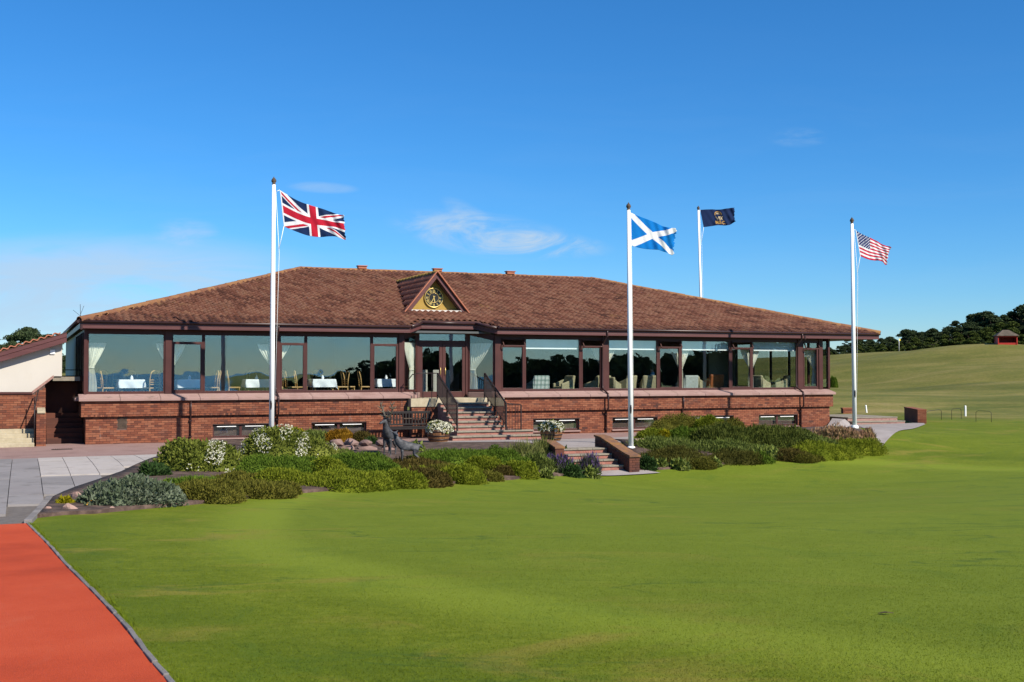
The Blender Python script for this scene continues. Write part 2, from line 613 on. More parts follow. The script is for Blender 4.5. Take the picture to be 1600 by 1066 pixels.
def gz(x, y):
    """height of the ground"""
    x = np.atleast_1d(np.asarray(x, float))
    y = np.atleast_1d(np.asarray(y, float))
    sh = x.shape
    x, y = x.ravel(), y.ravel()
    near = np.zeros_like(x)
    out = np.maximum(np.maximum(-26 - x, x - 36), np.maximum(0 - y, y - 58))
    b = sstep(out / 16)
    q = b < 1
    if q.any():
        r2 = (x[q, None] - CPa[None, :, 0]) ** 2 + (y[q, None] - CPa[None, :, 1]) ** 2
        near[q] = _k(r2) @ _S[:_n] + _S[_n] + _S[_n + 1] * x[q] + _S[_n + 2] * y[q]
    d = np.maximum(y, 1)
    ratio = x / d
    base = np.interp(y, [-400, -60, 0, 58, 85, 110, 150, 185, 203, 216, 240, 400, 1600], [-3, -1.2, .4, .05, .55, 1.35, 3.4, 5.5, 6.1, 5.7, 5.0, 6, 6])
    shore = sstep((-13 - y) / 22) * (1 - sstep((x - 22 - .6 * (-y - 14)) / 14))
    base = base - shore * 7
    w = np.interp(ratio, [-.5, 0, .26, .30, .36, .44, .6], [.35, .6, .80, .86, .97, 1.06, 1.15])
    far = np.where(y > 58, base * w, base)
    amp = sstep((y - 62) / 40) * np.interp(y, [60, 160, 195, 240], [2.0, 1.9, .6, .2])
    far = far + amp * .85 * np.sin(x * .062 - y * .041 + .8) * np.sin(y * .055 + x * .02 + 1.1)
    far = far + amp * 1.3 * (.28 * np.sin(x * .09 + y * .05) + .22 * np.sin(x * .05 - y * .083 + 1.3) + .12 * np.sin(x * .21 + y * .11 + .6) + .10 * np.sin(y * .23 - x * .07))
    return (near * (1 - b) + far * b).reshape(sh)


def g1(x, y):
    return float(gz([x], [y])[0])


def ground(px, py):
    """where the line of sight through a point of the photograph meets the ground"""
    d = ray(px, py)
    Y = np.concatenate([np.arange(4, 70, .1), np.arange(70, 400, .5)])
    h = EYE + d.z * Y - gz(d.x * Y, Y)
    i = np.argmax(h < 0) if (h < 0).any() else len(Y) - 1
    a, b = Y[max(i - 1, 0)], Y[i]
    for _ in range(16):
        m = (a + b) / 2
        if EYE + d.z * m - g1(d.x * m, m) < 0:
            b = m
        else:
            a = m
    return Vector((d.x * b, b, g1(d.x * b, b)))


# ------------------------------------------------------------------ the ground


def lawn_material():
    m, nt, p = newmat('lawn')
    pos = coords(nt, True)
    sp = nt.nodes.new('ShaderNodeSeparateXYZ')
    nt.links.new(pos, sp.inputs[0])
    st = coords(nt, True, (.6, 1, 1))
    big = nnoise(nt, pos, .16, 3, .5, .6)
    mid = nnoise(nt, st, 1.1, 5, .6, .5)
    fine = nnoise(nt, pos, 9, 5, .7)
    grain = nnoise(nt, pos, 38, 4, .75)
    # the closely mown green inside its longer collar
    dx = nmath(nt, 'MULTIPLY', nmath(nt, 'SUBTRACT', sp.outputs[0], 9.5), .92)
    dy = nmath(nt, 'MULTIPLY', nmath(nt, 'SUBTRACT', sp.outputs[1], 22.5), .82)
    r = nmath(nt, 'SQRT', nmath(nt, 'ADD', nmath(nt, 'POWER', dx, 2), nmath(nt, 'POWER', dy, 2)))
    r = nmath(nt, 'ADD', r, nmath(nt, 'MULTIPLY', nmath(nt, 'SUBTRACT', big, .5), 1.0))
    green = nsmooth(nt, r, 13.6, 12.7)
    rim = nmath(nt, 'MULTIPLY', nsmooth(nt, r, 12.2, 12.9), nsmooth(nt, r, 14.2, 13.2))
    f = nmath(nt, 'ADD', nmath(nt, 'MULTIPLY', mid, .28), nmath(nt, 'MULTIPLY', fine, .36))
    f = nmath(nt, 'ADD', f, nmath(nt, 'MULTIPLY', grain, .36))
    rough_c = nramp(nt, f, [(.30, (.050, .074, .003)), (.5, (.106, .138, .006)), (.70, (.185, .205, .022))])
    green_c = nramp(nt, f, [(.29, (.084, .112, .005)), (.5, (.114, .150, .010)), (.71, (.160, .198, .020))])
    c = nmix(nt, green, rough_c, green_c)
    c = nmix(nt, nmath(nt, 'MULTIPLY', rim, .62), c, (.17, .215, .018))
    ring = nmath(nt, 'MULTIPLY', nsmooth(nt, r, 14.6, 15.3), nsmooth(nt, r, 16.6, 15.6))
    c = nmix(nt, nmath(nt, 'MULTIPLY', ring, .30), c, (.05, .085, .004))
    # dry patches, greener damp patches and dark wandering seams
    dry = nmath(nt, 'MULTIPLY', nsmooth(nt, nnoise(nt, st, .55, 6, .65, 1.0), .53, .68), nmath(nt, 'SUBTRACT', 1.0, nmath(nt, 'MULTIPLY', green, .6)))
    c = nmix(nt, nmath(nt, 'MULTIPLY', dry, .75), c, (.19, .165, .028))
    damp = nsmooth(nt, nnoise(nt, pos, .8, 7, .68, 1.0), .52, .68)
    c = nmix(nt, nmath(nt, 'MULTIPLY', damp, .32), c, (.055, .105, .010))
    vein = nt.nodes.new('ShaderNodeTexNoise')
    vein.inputs['Scale'].default_value = .5
    vein.inputs['Detail'].default_value = 5
    vein.inputs['Distortion'].default_value = .8
    nt.links.new(coords(nt, True, (.3, 1, 1)), vein.inputs['Vector'])
    ridge = nsmooth(nt, nmath(nt, 'ABSOLUTE', nmath(nt, 'SUBTRACT', vein.outputs['Fac'], .47)), .012, .0)
    ridge = nmath(nt, 'MULTIPLY', ridge, nsmooth(nt, nnoise(nt, pos, .22, 2), .45, .6))
    c = nmix(nt, nmath(nt, 'MULTIPLY', ridge, .75), c, (.045, .085, .012))
    # beyond the green: fairways and rough turf, yellow and brown
    far = nsmooth(nt, nmath(nt, 'ADD', sp.outputs[1], nmath(nt, 'MULTIPLY', big, 8)), 60, 69)
    fst = coords(nt, True, (.32, .6, 1))
    ff = nnoise(nt, fst, .35, 8, .62, .8)
    fc = nramp(nt, ff, [(.30, (.075, .095, .016)), (.45, (.135, .135, .030)), (.56, (.19, .165, .046)), (.70, (.27, .215, .085))])
    hi = nsmooth(nt, nmath(nt, 'ADD', sp.outputs[1], nmath(nt, 'MULTIPLY', big, 40)), 85, 150)
    fc = nmix(nt, nmath(nt, 'MULTIPLY', hi, .55), fc, (.126, .122, .026))
    patch = nsmooth(nt, nnoise(nt, coords(nt, True, (.6, 1, 1)), .045, 5, .6, .6), .44, .60)
    fc = nmix(nt, nmath(nt, 'MULTIPLY', patch, .6), fc, (.070, .080, .013))
    fc2 = nramp(nt, nnoise(nt, pos, 3.0, 4, .7), [(.3, (.55, .55, .55)), (.7, (1.25, 1.25, 1.25))])
    fc = nmix(nt, .6, fc, fc2, 'MULTIPLY')
    c = nmix(nt, far, c, fc)
    nt.links.new(c, p.inputs['Base Color'])
    p.inputs['Roughness'].default_value = .9
    p.inputs['Specular IOR Level'].default_value = .12
    b = nt.nodes.new('ShaderNodeBump')
    b.inputs['Strength'].default_value = .55
    b.inputs['Distance'].default_value = .03
    nt.links.new(nmath(nt, 'ADD', nmath(nt, 'MULTIPLY', fine, .5), nmath(nt, 'MULTIPLY', nnoise(nt, pos, 45, 3, .7), .6)), b.inputs['Height'])
    nt.links.new(b.outputs[0], p.inputs['Normal'])
    return m


M['lawn'] = lawn_material()


def axis_steps(lo, hi, fine_lo, fine_hi, h, grow):
    a = list(np.arange(fine_lo, fine_hi + h / 2, h))
    st, x = h, fine_hi
    while x < hi:
        st = min(st * grow, 60)
        x += st
        a.append(x)
    st, x = h, fine_lo
    while x > lo:
        st = min(st * grow, 60)
        x -= st
        a.insert(0, x)
    return np.array(a)


gx = axis_steps(-1500, 1500, -22, 34, .5, 1.06)
gy = axis_steps(-1500, 1600, 2, 64, .5, 1.035)
XX, YY = np.meshgrid(gx, gy)
ZZ = gz(XX, YY)
# the clubhouse floor plate covers the ground inside it
V = np.stack([XX.ravel(), YY.ravel(), ZZ.ravel()], 1)
nx = len(gx)
ii = (np.arange(len(gy) - 1)[:, None] * nx + np.arange(nx - 1)[None, :]).ravel()
F = np.stack([ii, ii + 1, ii + nx + 1, ii + nx], 1)
tag(link('ground', np_mesh('ground', V, F, M['lawn'], smooth=True)), kind='structure')


def sheet(name, poly, off, m, cell=.6, skirt=0):
    """flat covering that follows the ground inside a polygon"""
    bm = bmesh.new()
    bm.faces.new([bm.verts.new((p[0], p[1], 0)) for p in poly])
    xs = [p[0] for p in poly]
    ys = [p[1] for p in poly]
    for ax, lo, hi in ((0, min(xs), max(xs)), (1, min(ys), max(ys))):
        v = lo + cell
        while v < hi:
            n = [0, 0, 0]
            n[ax] = 1
            co = [0, 0, 0]
            co[ax] = v
            bmesh.ops.bisect_plane(bm, geom=bm.verts[:] + bm.edges[:] + bm.faces[:], plane_co=co, plane_no=n)
            v += cell
    bm.normal_update()
    for f in bm.faces:
        if f.normal.z < 0:
            f.normal_flip()
    vs = list(bm.verts)
    zs = gz([v.co.x for v in vs], [v.co.y for v in vs])
    for v, z in zip(vs, zs):
        v.co.z = z + off
    if skirt:
        g = bmesh.ops.extrude_edge_only(bm, edges=[e for e in bm.edges if e.is_boundary])
        for v in g['geom']:
            if isinstance(v, bmesh.types.BMVert):
                v.co.z -= skirt
    me = bpy.data.meshes.new(name)
    bm.to_mesh(me)
    bm.free()
    me.materials.append(m)
    for p in me.polygons:
        p.use_smooth = True
    return tag(link(name, me), kind='structure')


def G(px, py):
    p = ground(px, py)
    return (p.x, p.y)


def smooth_line(pts, k=6):
    pts = [Vector((p[0], p[1])) for p in pts]
    out = []
    for i in range(len(pts) - 1):
        p0, p1, p2, p3 = pts[max(i - 1, 0)], pts[i], pts[i + 1], pts[min(i + 2, len(pts) - 1)]
        for j in range(k):
            t = j / k
            out.append(.5 * ((2 * p1) + (p2 - p0) * t + (2 * p0 - 5 * p1 + 4 * p2 - p3) * t * t + (3 * p1 - p0 - 3 * p2 + p3) * t ** 3))
    out.append(pts[-1])
    return [(p.x, p.y) for p in out]


# red path and its kerb
edge = smooth_line([G(x, y) for x, y in ((43, 819), (72, 848), (104, 884), (150, 930), (196, 980), (222, 1014), (244, 1042), (266, 1066))])
last = edge[-1]
edge += [(last[0] + .7, last[1] - 1.6), (last[0] + 1.6, last[1] - 4.2)]
seamL = G(0, 821)
far_left = (seamL[0] - 4.5, seamL[1] - 1.2)


def red_material():
    m, nt, p = newmat('red_path')
    pos = coords(nt, True)
    f = nmath(nt, 'ADD', nmath(nt, 'MULTIPLY', nnoise(nt, pos, .7, 5, .6), .6), nmath(nt, 'MULTIPLY', nnoise(nt, pos, 60, 3, .7), .4))
    c = nramp(nt, f, [(.32, (.29, .038, .012)), (.5, (.42, .058, .019)), (.68, (.48, .080, .030))])
    sp = nsmooth(nt, nnoise(nt, pos, 26, 2, .5), .70, .76)
    c = nmix(nt, nmath(nt, 'MULTIPLY', sp, .5), c, (.12, .035, .022))
    dust = nsmooth(nt, nnoise(nt, coords(nt, True, (1, .4, 1)), .9, 6, .65, .8), .55, .75)
    c = nmix(nt, nmath(nt, 'MULTIPLY', dust, .22), c, (.45, .16, .09))
    nt.links.new(c, p.inputs['Base Color'])
    p.inputs['Roughness'].default_value = .92
    p.inputs['Specular IOR Level'].default_value = .15
    b = nt.nodes.new('ShaderNodeBump')
    b.inputs['Strength'].default_value = .6
    b.inputs['Distance'].default_value = .012
    nt.links.new(nnoise(nt, pos, 90, 3, .7), b.inputs['Height'])
    nt.links.new(b.outputs[0], p.inputs['Normal'])
    return m


sheet('red_path', [far_left, seamL] + edge + [(last[0] - 6, last[1] - 4.2), (-14, 6), (-15, 12)], .014, red_material(), .5)
kerb = thing('path_kerb', 'thin grey stone edging between the red path and the lawn', 'kerb', (0, 0, 0))
cum, pos_k, rest = 0, [], 0
pl = [Vector(p) for p in edge]
dense = []
for a, b in zip(pl, pl[1:]):
    n = max(1, int((b - a).length / .05))
    dense += [a.lerp(b, i / n) for i in range(n)]
step, acc, lastp = .42, 0, dense[0]
starts = [dense[0]]
for q in dense[1:]:
    acc += (q - lastp).length
    lastp = q
    if acc >= step:
        starts.append(q)
        acc = 0
for a, b in zip(starts, starts[1:]):
    d = (b - a).normalized()
    nrm = Vector((-d.y, d.x))
    a2, b2 = a + d * .012, b - d * .012
    w = .02
    za, zb = g1(*a2) + .028 + random.uniform(-.008, .008), g1(*b2) + .028 + random.uniform(-.008, .008)
    mb = MB()
    mb.prism([(*(a2 - nrm * w), za), (*(b2 - nrm * w), zb), (*(b2 + nrm * w), zb), (*(a2 + nrm * w), za)], (0, 0, -.12))
    mb.obj('kerb_stone', M['kerb'], kerb, bevel=.006)

# paved forecourt: pinkish apron along the building, pale and grey slabs at the left, asphalt by the steps
ap = [W(-9, 1.0), W(-9, -6.6), W(-1.4, -6.75), W(4.5, -6.6), W(6, -4.6), W(9, -3.2), W(11, -5.4), W(13.8, -5.6), W(20.5, -2.7), W(31, -1.2), W(33.5, -.4), W(33.5, 1.2)]
sheet('forecourt', [(p.x, p.y) for p in ap], .010, M['apron'], .7)
ap2 = [W(11.4, -3.3), W(11.2, -5.6), W(13.2, -7.4), W(14.6, -8.55), W(16.6, -7.2), W(18.6, -4.6), W(19.5, -3.2)]
sheet('forecourt_path', [(p.x, p.y) for p in ap2], .022, M['asphalt'], .7)


bedL = [(55, 810), (100, 805), (150, 803), (210, 797), (290, 790), (360, 783), (430, 774), (520, 767), (600, 762), (700, 757), (800, 750), (900, 743), (936, 740), (900, 716), (882, 704), (862, 698), (800, 693), (700, 694),
        (640, 693), (560, 692), (440, 689), (330, 690), (290, 697), (243, 717), (190, 740), (120, 764), (100, 772), (77, 783)]
bedLw = [G(x, y) for x, y in bedL]


def inside(p, poly):
    c = False
    for (x0, y0), (x1, y1) in zip(poly, poly[1:] + poly[:1]):
        if (y0 > p[1]) != (y1 > p[1]) and p[0] < (x1 - x0) * (p[1] - y0) / (y1 - y0) + x0:
            c = not c
    return c


def slab_grid(name, s0, s1, t0, t1, ds, dt, m, keep=lambda s, t: True, gap=.007):
    root = tag(thing(name, None, None), kind='structure')
    s = s0
    while s < s1 - .05:
        t = t0
        while t < t1 - .05:
            e = min(t + dt, t1)
            if keep(s + ds / 2, (t + e) / 2) and not all(inside(W(s + ds * a, t + (e - t) * b), bedLw) for a in (.02, .98) for b in (.02, .5, .98)):
                c = [W(a, b) for a, b in ((s + gap, t + gap), (s + ds - gap, t + gap), (s + ds - gap, e - gap), (s + gap, e - gap))]
                dz = random.uniform(-.004, .004)
                MB().prism([(p.x, p.y, g1(p.x, p.y) + .048 + dz) for p in c], (0, 0, -.09)).obj('paving_slab', m, root)
            t += dt
        s += ds
    return root


bedding = [W(-8, -6.5), W(-8, -18.5)] + [Vector((seamL[0] - 4.5, seamL[1] - 1.2, 0)), Vector((seamL[0], seamL[1], 0)), Vector((*edge[0], 0)), Vector((*G(75, 783), 0)), W(1.6, -13.5), W(4.6, -6.5)]
sheet('paving_bed', [(p.x, p.y) for p in bedding], .006, M['joint'], .7)
sS = s_at(55, -6.9)
slab_grid('pale_paving', -1.36, 4.4, -12.9, -6.72, .64, 1.56, M['slab_pale'], lambda s, t: s - t * .45 < 7.5 and not (s > .3 and t < -11.5))
slab_grid('grey_paving', -1.36 - .64 * 9, -1.36, -13.2, -6.72, .64, 1.62, M['slab_grey'])


def grey_keep(s, t):
    p = W(s, t)
    # right of the bed's edging or over the red path: no slab
    a, b = Vector((*edge[0], 0)), Vector((*G(75, 783), 0))
    ab, apv = b - a, p - a
    if p.y < a.y + .12 - (p.x - a.x) * .2:
        return False
    return ab.x * apv.y - ab.y * apv.x > .18 or p.y > b.y + .3


slab_grid('front_paving', -1.36 - .64 * 10, 1.3, -19.9, -13.22, .64, 1.6, M['slab_grey'], lambda s, t: grey_keep(s + .2, t) and grey_keep(s, t - .7) and s < .1)
ed = MB()
pa, pb = Vector((*edge[0], 0)), Vector((*G(78, 780), 0))
for i in range(10):
    a, b = pa.lerp(pb, i / 10 + .004), pa.lerp(pb, (i + 1) / 10 - .004)
    d = (b - a).normalized()
    n = Vector((-d.y, d.x, 0)) * .06
    ed.prism([(p.x, p.y, g1(p.x, p.y) + .07) for p in (a - n, b - n, b + n, a + n)], (0, 0, -.15))
tag(ed.obj('bed_edging', M['kerb'], bevel=.008), 'dark stone edging between the grey slabs and the flower bed tip', 'edging')
# drainage gully in the apron
gp = ground(97, 703)
dr = thing('drain_grate', 'long rusty drain grate let into the pink apron by the clubhouse corner', 'drain', (gp.x, gp.y, gp.z + .012), R(23))
MB().box((0, 0, .006), (.62, .2, .012)).obj('frame', M['iron'], dr)
for i in range(9):
    MB().box((-.26 + .065 * i, 0, .016), (.03, .15, .01)).obj('bar', M['bark'], dr)

# planting bed soil, left and right of the garden steps
sheet('flower_bed', bedLw, .062, M['soil'], .5, .2)
bedR = [(994, 737), (1050, 733), (1100, 729), (1180, 722), (1250, 717), (1320, 712), (1378, 706), (1372, 690), (1345, 672), (1300, 668), (1240, 670), (1150, 672), (1060, 680), (1000, 690), (960, 688), (985, 712)]
sheet('flower_bed', [G(x, y) for x, y in bedR], .05, M['soil'], .5, .2)

# short turf standing up in the foreground
nb = 330000
ty = 6.2 + 15 * rng.beta(1.0, 2.3, nb)
tx = (rng.random(nb) - .5) * 2 * .50 * ty
pathp = np.array([(last[0] - 6, last[1] - 4.2), far_left, seamL] + edge)
ex = np.interp(ty, [p[1] for p in edge][::-1], [p[0] for p in edge][::-1])
k = tx > ex + .03 + rng.random(nb) * .02
tx, ty = tx[k], ty[k]
tz = gz(tx, ty) + .001
h_ = rng.uniform(.004, .010, len(tx)) * (1 + (rng.random(len(tx)) < .05) * .9)
a_ = rng.uniform(0, 2 * math.pi, len(tx))
wv = np.stack([np.cos(a_), np.sin(a_), np.zeros(len(tx))], 1) * .0024
lean = rng.normal(0, .006, (len(tx), 3))
lean[:, 2] = h_
B0 = np.stack([tx, ty, tz], 1)
Vt = np.stack([B0 - wv, B0 + wv, B0 + lean], 1).reshape(-1, 3)
turf = link('turf', np_mesh('turf', Vt, np.arange(len(Vt)).reshape(-1, 3), M['lawn']))
tag(turf, 'short mown grass of the lawn in the foreground', 'grass', None, 'stuff')

# the shore and the sea behind the camera, which the dining room windows mirror


def sea_material():
    m, nt, p = newmat('sea')
    p.inputs['Base Color'].default_value = (.03, .09, .12, 1)
    p.inputs['Roughness'].default_value = .16
    b = nt.nodes.new('ShaderNodeBump')
    b.inputs['Strength'].default_value = .7
    b.inputs['Distance'].default_value = .4
    nt.links.new(nnoise(nt, coords(nt, True, (1, 2.2, 1)), .5, 5, .65), b.inputs['Height'])
    nt.links.new(b.outputs[0], p.inputs['Normal'])
    return m


sea = MB().add([(-2500, -4000, -3.2), (1800, -4000, -3.2), (1800, -16, -3.2), (-2500, -16, -3.2)], [(0, 1, 2, 3)])
tag(sea.obj('sea', sea_material()), kind='structure')
# longer grass leaning over the kerb of the red path
nt_ = 5200
ki = rng.integers(1, len(dense) - 1, nt_)
dp = np.array([(q.x, q.y) for q in dense])
dv = dp[np.minimum(ki + 3, len(dp) - 1)] - dp[np.maximum(ki - 3, 0)]
dv /= np.linalg.norm(dv, axis=1, keepdims=True)
nrm_ = np.stack([-dv[:, 1], dv[:, 0]], 1)
kp = dp[ki] + nrm_ * (.016 + np.abs(rng.normal(0, .035, nt_)))[:, None] + rng.normal(0, .01, (nt_, 2))
clump = (np.sin(ki * .11) + np.sin(ki * .043 + 1) + rng.normal(0, .6, nt_)) > -.3
kp, nrm_ = kp[clump], nrm_[clump]
B0 = np.stack([kp[:, 0], kp[:, 1], gz(kp[:, 0], kp[:, 1])], 1)
a_ = rng.uniform(0, 2 * math.pi, len(kp))
wv = np.stack([np.cos(a_), np.sin(a_), np.zeros(len(kp))], 1) * .0035
tip = np.concatenate([-nrm_ * rng.uniform(-.01, .035, (len(kp), 1)), rng.uniform(.02, .052, (len(kp), 1))], 1)
Vt = np.stack([B0 - wv, B0 + wv, B0 + tip], 1).reshape(-1, 3)
tag(link('edge_grass', np_mesh('edge_grass', Vt, np.arange(len(Vt)).reshape(-1, 3), M['lawn'])), 'longer grass leaning over the stone edging of the red path', 'grass', None, 'stuff')

# ------------------------------------------------------------------ the clubhouse
club = thing('clubhouse', 'long low brick clubhouse with brown hipped tile roof, big windows and gabled clock', 'building', (EX, EY, 0), R(23))
SL, TAN = math.atan(.3), .3
S_END, RIDGE_T = 33.93, 9.7


def zr(t):
    return 4.2 + TAN * t


# --- roof deck, tiles, ridge
mb = MB()
th = (0, 0, -.07)
mb.prism([(0, 0, 4.2), (11.69, 0, 4.2), (12.37, .74, zr(.74)), (14.59, .74, zr(.74)), (15.24, 0, 4.2), (S_END, 0, 4.2), (S_END - RIDGE_T, RIDGE_T, zr(RIDGE_T)), (RIDGE_T, RIDGE_T, zr(RIDGE_T))], th)
mb.prism([(0, 19.4, 4.2), (0, 0, 4.2), (RIDGE_T, RIDGE_T, zr(RIDGE_T))], th)
mb.prism([(S_END, 0, 4.2), (S_END, 19.4, 4.2), (S_END - RIDGE_T, RIDGE_T, zr(RIDGE_T))], th)
mb.prism([(S_END, 19.4, 4.2), (0, 19.4, 4.2), (RIDGE_T, RIDGE_T, zr(RIDGE_T)), (S_END - RIDGE_T, RIDGE_T, zr(RIDGE_T))], th)
mb.obj('roof', M['roof_deck'], club)

TW, TG, TL = .24, .32, .37
_px = np.linspace(-TW / 2 - .008, TW / 2 + .008, 7)
_pz = .032 * np.cos(2 * np.pi * (_px + .05) / TW) + .030
tile_v = np.concatenate([np.stack([_px, np.zeros(7), _pz + .034], 1), np.stack([_px, np.full(7, TL), _pz - .012], 1), np.stack([_px, np.zeros(7), _pz - .006], 1)])
tile_f = np.array([(i, i + 1, 7 + i + 1, 7 + i) for i in range(6)] + [(14 + i, 14 + i + 1, i + 1, i) for i in range(6)])


def tile_array(name, org, bx, by, bn, uv, mat, parent, jitter=.006):
    uv = np.array(uv)
    n = len(uv)
    B = np.stack([bx, by, bn])
    j = rng.normal(0, jitter, (n, 2))
    tilt = rng.normal(0, .02, n)
    P = np.repeat(tile_v[None], n, 0)
    P[:, :, 2] += P[:, :, 0] * tilt[:, None] + np.abs(rng.normal(0, .004, n))[:, None]
    P[:, :, 0] += uv[:, 0, None] + j[:, 0, None] * .5
    P[:, :, 1] += uv[:, 1, None] + j[:, 1, None]
    V = P.reshape(-1, 3) @ B + np.array(org)
    F = (tile_f[None] + (np.arange(n) * 21)[:, None, None]).reshape(-1, 4)
    me = np_mesh(name, V, F, mat)
    me.polygons.foreach_set('use_smooth', np.tile(np.array([True] * 6 + [False] * 6), n))
    return tag(link(name, me, parent), kind='stuff')


ca, sa = math.cos(SL), math.sin(SL)
front_uv, eaves_uv = [], []
DS, DT, DH = 13.5, 2.3, 1.26             # dormer centre, front, half width
rows = int(RIDGE_T / ca / TG)
for r in range(rows + 1):
    d = r * TG - .05
    t = d * ca
    sh = random.uniform(-.02, .02)
    for c in range(int(S_END / TW) + 2):
        s = c * TW + .1 + sh
        tc_ = t + .12
        if s < tc_ - .02 or s > S_END - tc_ + .02 or tc_ > RIDGE_T:
            continue
        if t < .70 and 11.69 + max(t, 0) * .92 - .05 < s < 15.24 - max(t, 0) * .88 + .05:
            continue
        hz = zr(t + .3)
        if t > DT - .1 and abs(s - DS) < DH * max(0, (6.44 - hz)) / 1.51 - .12:
            continue
        (eaves_uv if len(eaves_uv) < 290 and r < 3 else front_uv).append((s, d))
ORG = (0, 0, 4.205)
tile_array('roof_tiles', ORG, (1, 0, 0), (0, ca, sa), (0, -sa, ca), front_uv, M['roof_tile'], club)
one = np_mesh('roof_tile', tile_v, tile_f, M['roof_tile'])
Mt = Matrix(((1, 0, 0, 0), (0, ca, -sa, 0), (0, sa, ca, ORG[2]), (0, 0, 0, 1)))
for s, d in eaves_uv:
    o = link('roof_tile', one, club)
    o.matrix_local = Mt @ Matrix.Translation((s, d + random.gauss(0, .006), abs(random.gauss(0, .004)))) @ Matrix.Rotation(random.gauss(0, .02), 4, 'Y')
left_uv = [(c * TW, r * TG - .05) for r in range(6) for c in range(int(19.4 / TW)) if r * TG < c * TW < 19.4 - r * TG]
tile_array('side_tiles', (0, 19.4, 4.205), (0, -1, 0), (ca, 0, sa), (-sa, 0, ca), left_uv, M['roof_tile'], club)


def ridge_run(p, q, n, m, r=.125, name='ridge_tile'):
    p, q = Vector(p), Vector(q)
    d = (q - p)
    L = d.length / n
    prof = [(math.cos(a), math.sin(a)) for a in np.linspace(-.35, math.pi + .35, 8)]
    mb = MB()
    vs = [(x0, r * (1.0 if x0 else .94) * c_, r * (1.0 if x0 else .94) * s_) for x0 in (0, L * 1.06) for c_, s_ in prof]
    vs += [(L * 1.06, (r - .022) * c_, (r - .022) * s_) for c_, s_ in prof]
    fs = [(i, i + 1, 8 + i + 1, 8 + i) for i in range(7)] + [(8 + i, 8 + i + 1, 16 + i + 1, 16 + i) for i in range(7)]
    mb.add(vs, fs, 0, True)
    me = mb.mesh(name, m)
    x = d.normalized()
    y = Vector((0, 0, 1)).cross(x).normalized()
    z = x.cross(y)
    for i in range(n):
        o = link(name, me, club)
        mm = Matrix((x, y, z)).transposed().to_4x4()
        mm.translation = p + d * (i / n) + Vector((random.gauss(0, .004), random.gauss(0, .004), random.gauss(0, .005)))
        o.matrix_local = mm


rz_ = zr(RIDGE_T)
ridge_run((RIDGE_T, RIDGE_T, rz_ - .01), (0, -.04, 4.22), 32, M['ridge_tile'])
ridge_run((S_END - RIDGE_T, RIDGE_T, rz_ - .01), (S_END, -.04, 4.22), 32, M['ridge_tile'])
ridge_run((RIDGE_T, RIDGE_T, rz_ - .01), (S_END - RIDGE_T, RIDGE_T, rz_ - .01), 33, M['ridge_tile'], .11)
for px in (565, 683, 797):
    s = s_at(px, RIDGE_T)
    mb = MB().box((s, RIDGE_T, rz_ + .14), (.40, .26, .12)).box((s, RIDGE_T, rz_ + .215), (.48, .34, .04))
    mb.obj('ridge_vent', M['dormer_tile'], club, bevel=.015)

# --- fascia, soffit, gutters (with the cut-back eaves over the entrance)
NOTCH = [(11.69, 0), (12.37, .74), (14.59, .74), (15.24, 0)]
ev = [(-.0, 0)] + NOTCH + [(S_END, 0)]


def ez(t):
    return .26 * t / .74 * .74


mbg = MB()
for i, (a, b) in enumerate(zip(ev, ev[1:])):
    za, zb = ez(a[1]), ez(b[1])
    d = (Vector(b) - Vector(a)).normalized()
    n_ = Vector((-d.y, d.x)) * .03
    if i in (0, 4):
        cuts = [a[0]] + [s_at(px, 0) for px in ((432,) if i == 0 else (949, 1258))] + [b[0]]
    else:
        cuts = None
    segs = [((c0, 0), (c1, 0)) for c0, c1 in zip(cuts, cuts[1:])] if cuts else [(a, b)]
    for p, q in segs:
        g = .006 if cuts else 0
        fb = MB()
        for zlo, zhi, out in ((3.94, 4.035, 0), (4.04, 4.16, -.008)):
            fb.add([(p[0] + g, p[1] + out, zlo + za), (q[0] - g, q[1] + out, zlo + zb), (q[0] - g, q[1] + out, zhi + zb), (p[0] + g, p[1] + out, zhi + za),
                    (p[0] + g + n_.x, p[1] + n_.y, zlo + za), (q[0] - g + n_.x, q[1] + n_.y, zlo + zb), (q[0] - g + n_.x, q[1] + n_.y, zhi + zb), (p[0] + g + n_.x, p[1] + n_.y, zhi + za)],
                   [(0, 1, 2, 3), (7, 6, 5, 4), (0, 4, 5, 1), (3, 2, 6, 7), (0, 3, 7, 4), (1, 5, 6, 2)])
        fb.obj('fascia_board', M['fascia'], club, bevel=.006)
    o_ = Vector((d.y, -d.x)) * .05
    mbg.tube([(a[0] + o_.x, a[1] + o_.y, 4.175 + za), (b[0] + o_.x, b[1] + o_.y, 4.175 + zb)], .055, 8)
mbg.tube([(-.05, -.05, 4.175), (-.05, 19.4, 4.175)], .055, 8)
mbg.obj('gutter', M['gutter'], club)
MB().b2((0, .03, 3.94), (.03, 19.4, 4.16)).obj('fascia_board', M['fascia'], club, bevel=.006)
MB().b2((S_END - .03, .03, 3.94), (S_END, 19.4, 4.16)).obj('fascia_board', M['fascia'], club, bevel=.006)
sf = MB()
sf.prism([(.03, .03, 3.945), (11.69, .03, 3.945), (11.5, .62, 3.945), (.03, .62, 3.945)], (0, 0, .02))
sf.prism([(15.24, .03, 3.945), (S_END - .03, .03, 3.945), (S_END - .03, .62, 3.945), (15.42, .62, 3.945)], (0, 0, .02))
sf.prism([(11.69, .03, 3.95), (12.36, .76, 4.21), (12.16, 1.3, 4.21), (11.5, .62, 3.96)], (0, 0, .02))
sf.prism([(12.37, .77, 4.20), (14.59, .77, 4.20), (14.79, 1.3, 4.20), (12.17, 1.3, 4.20)], (0, 0, .02))
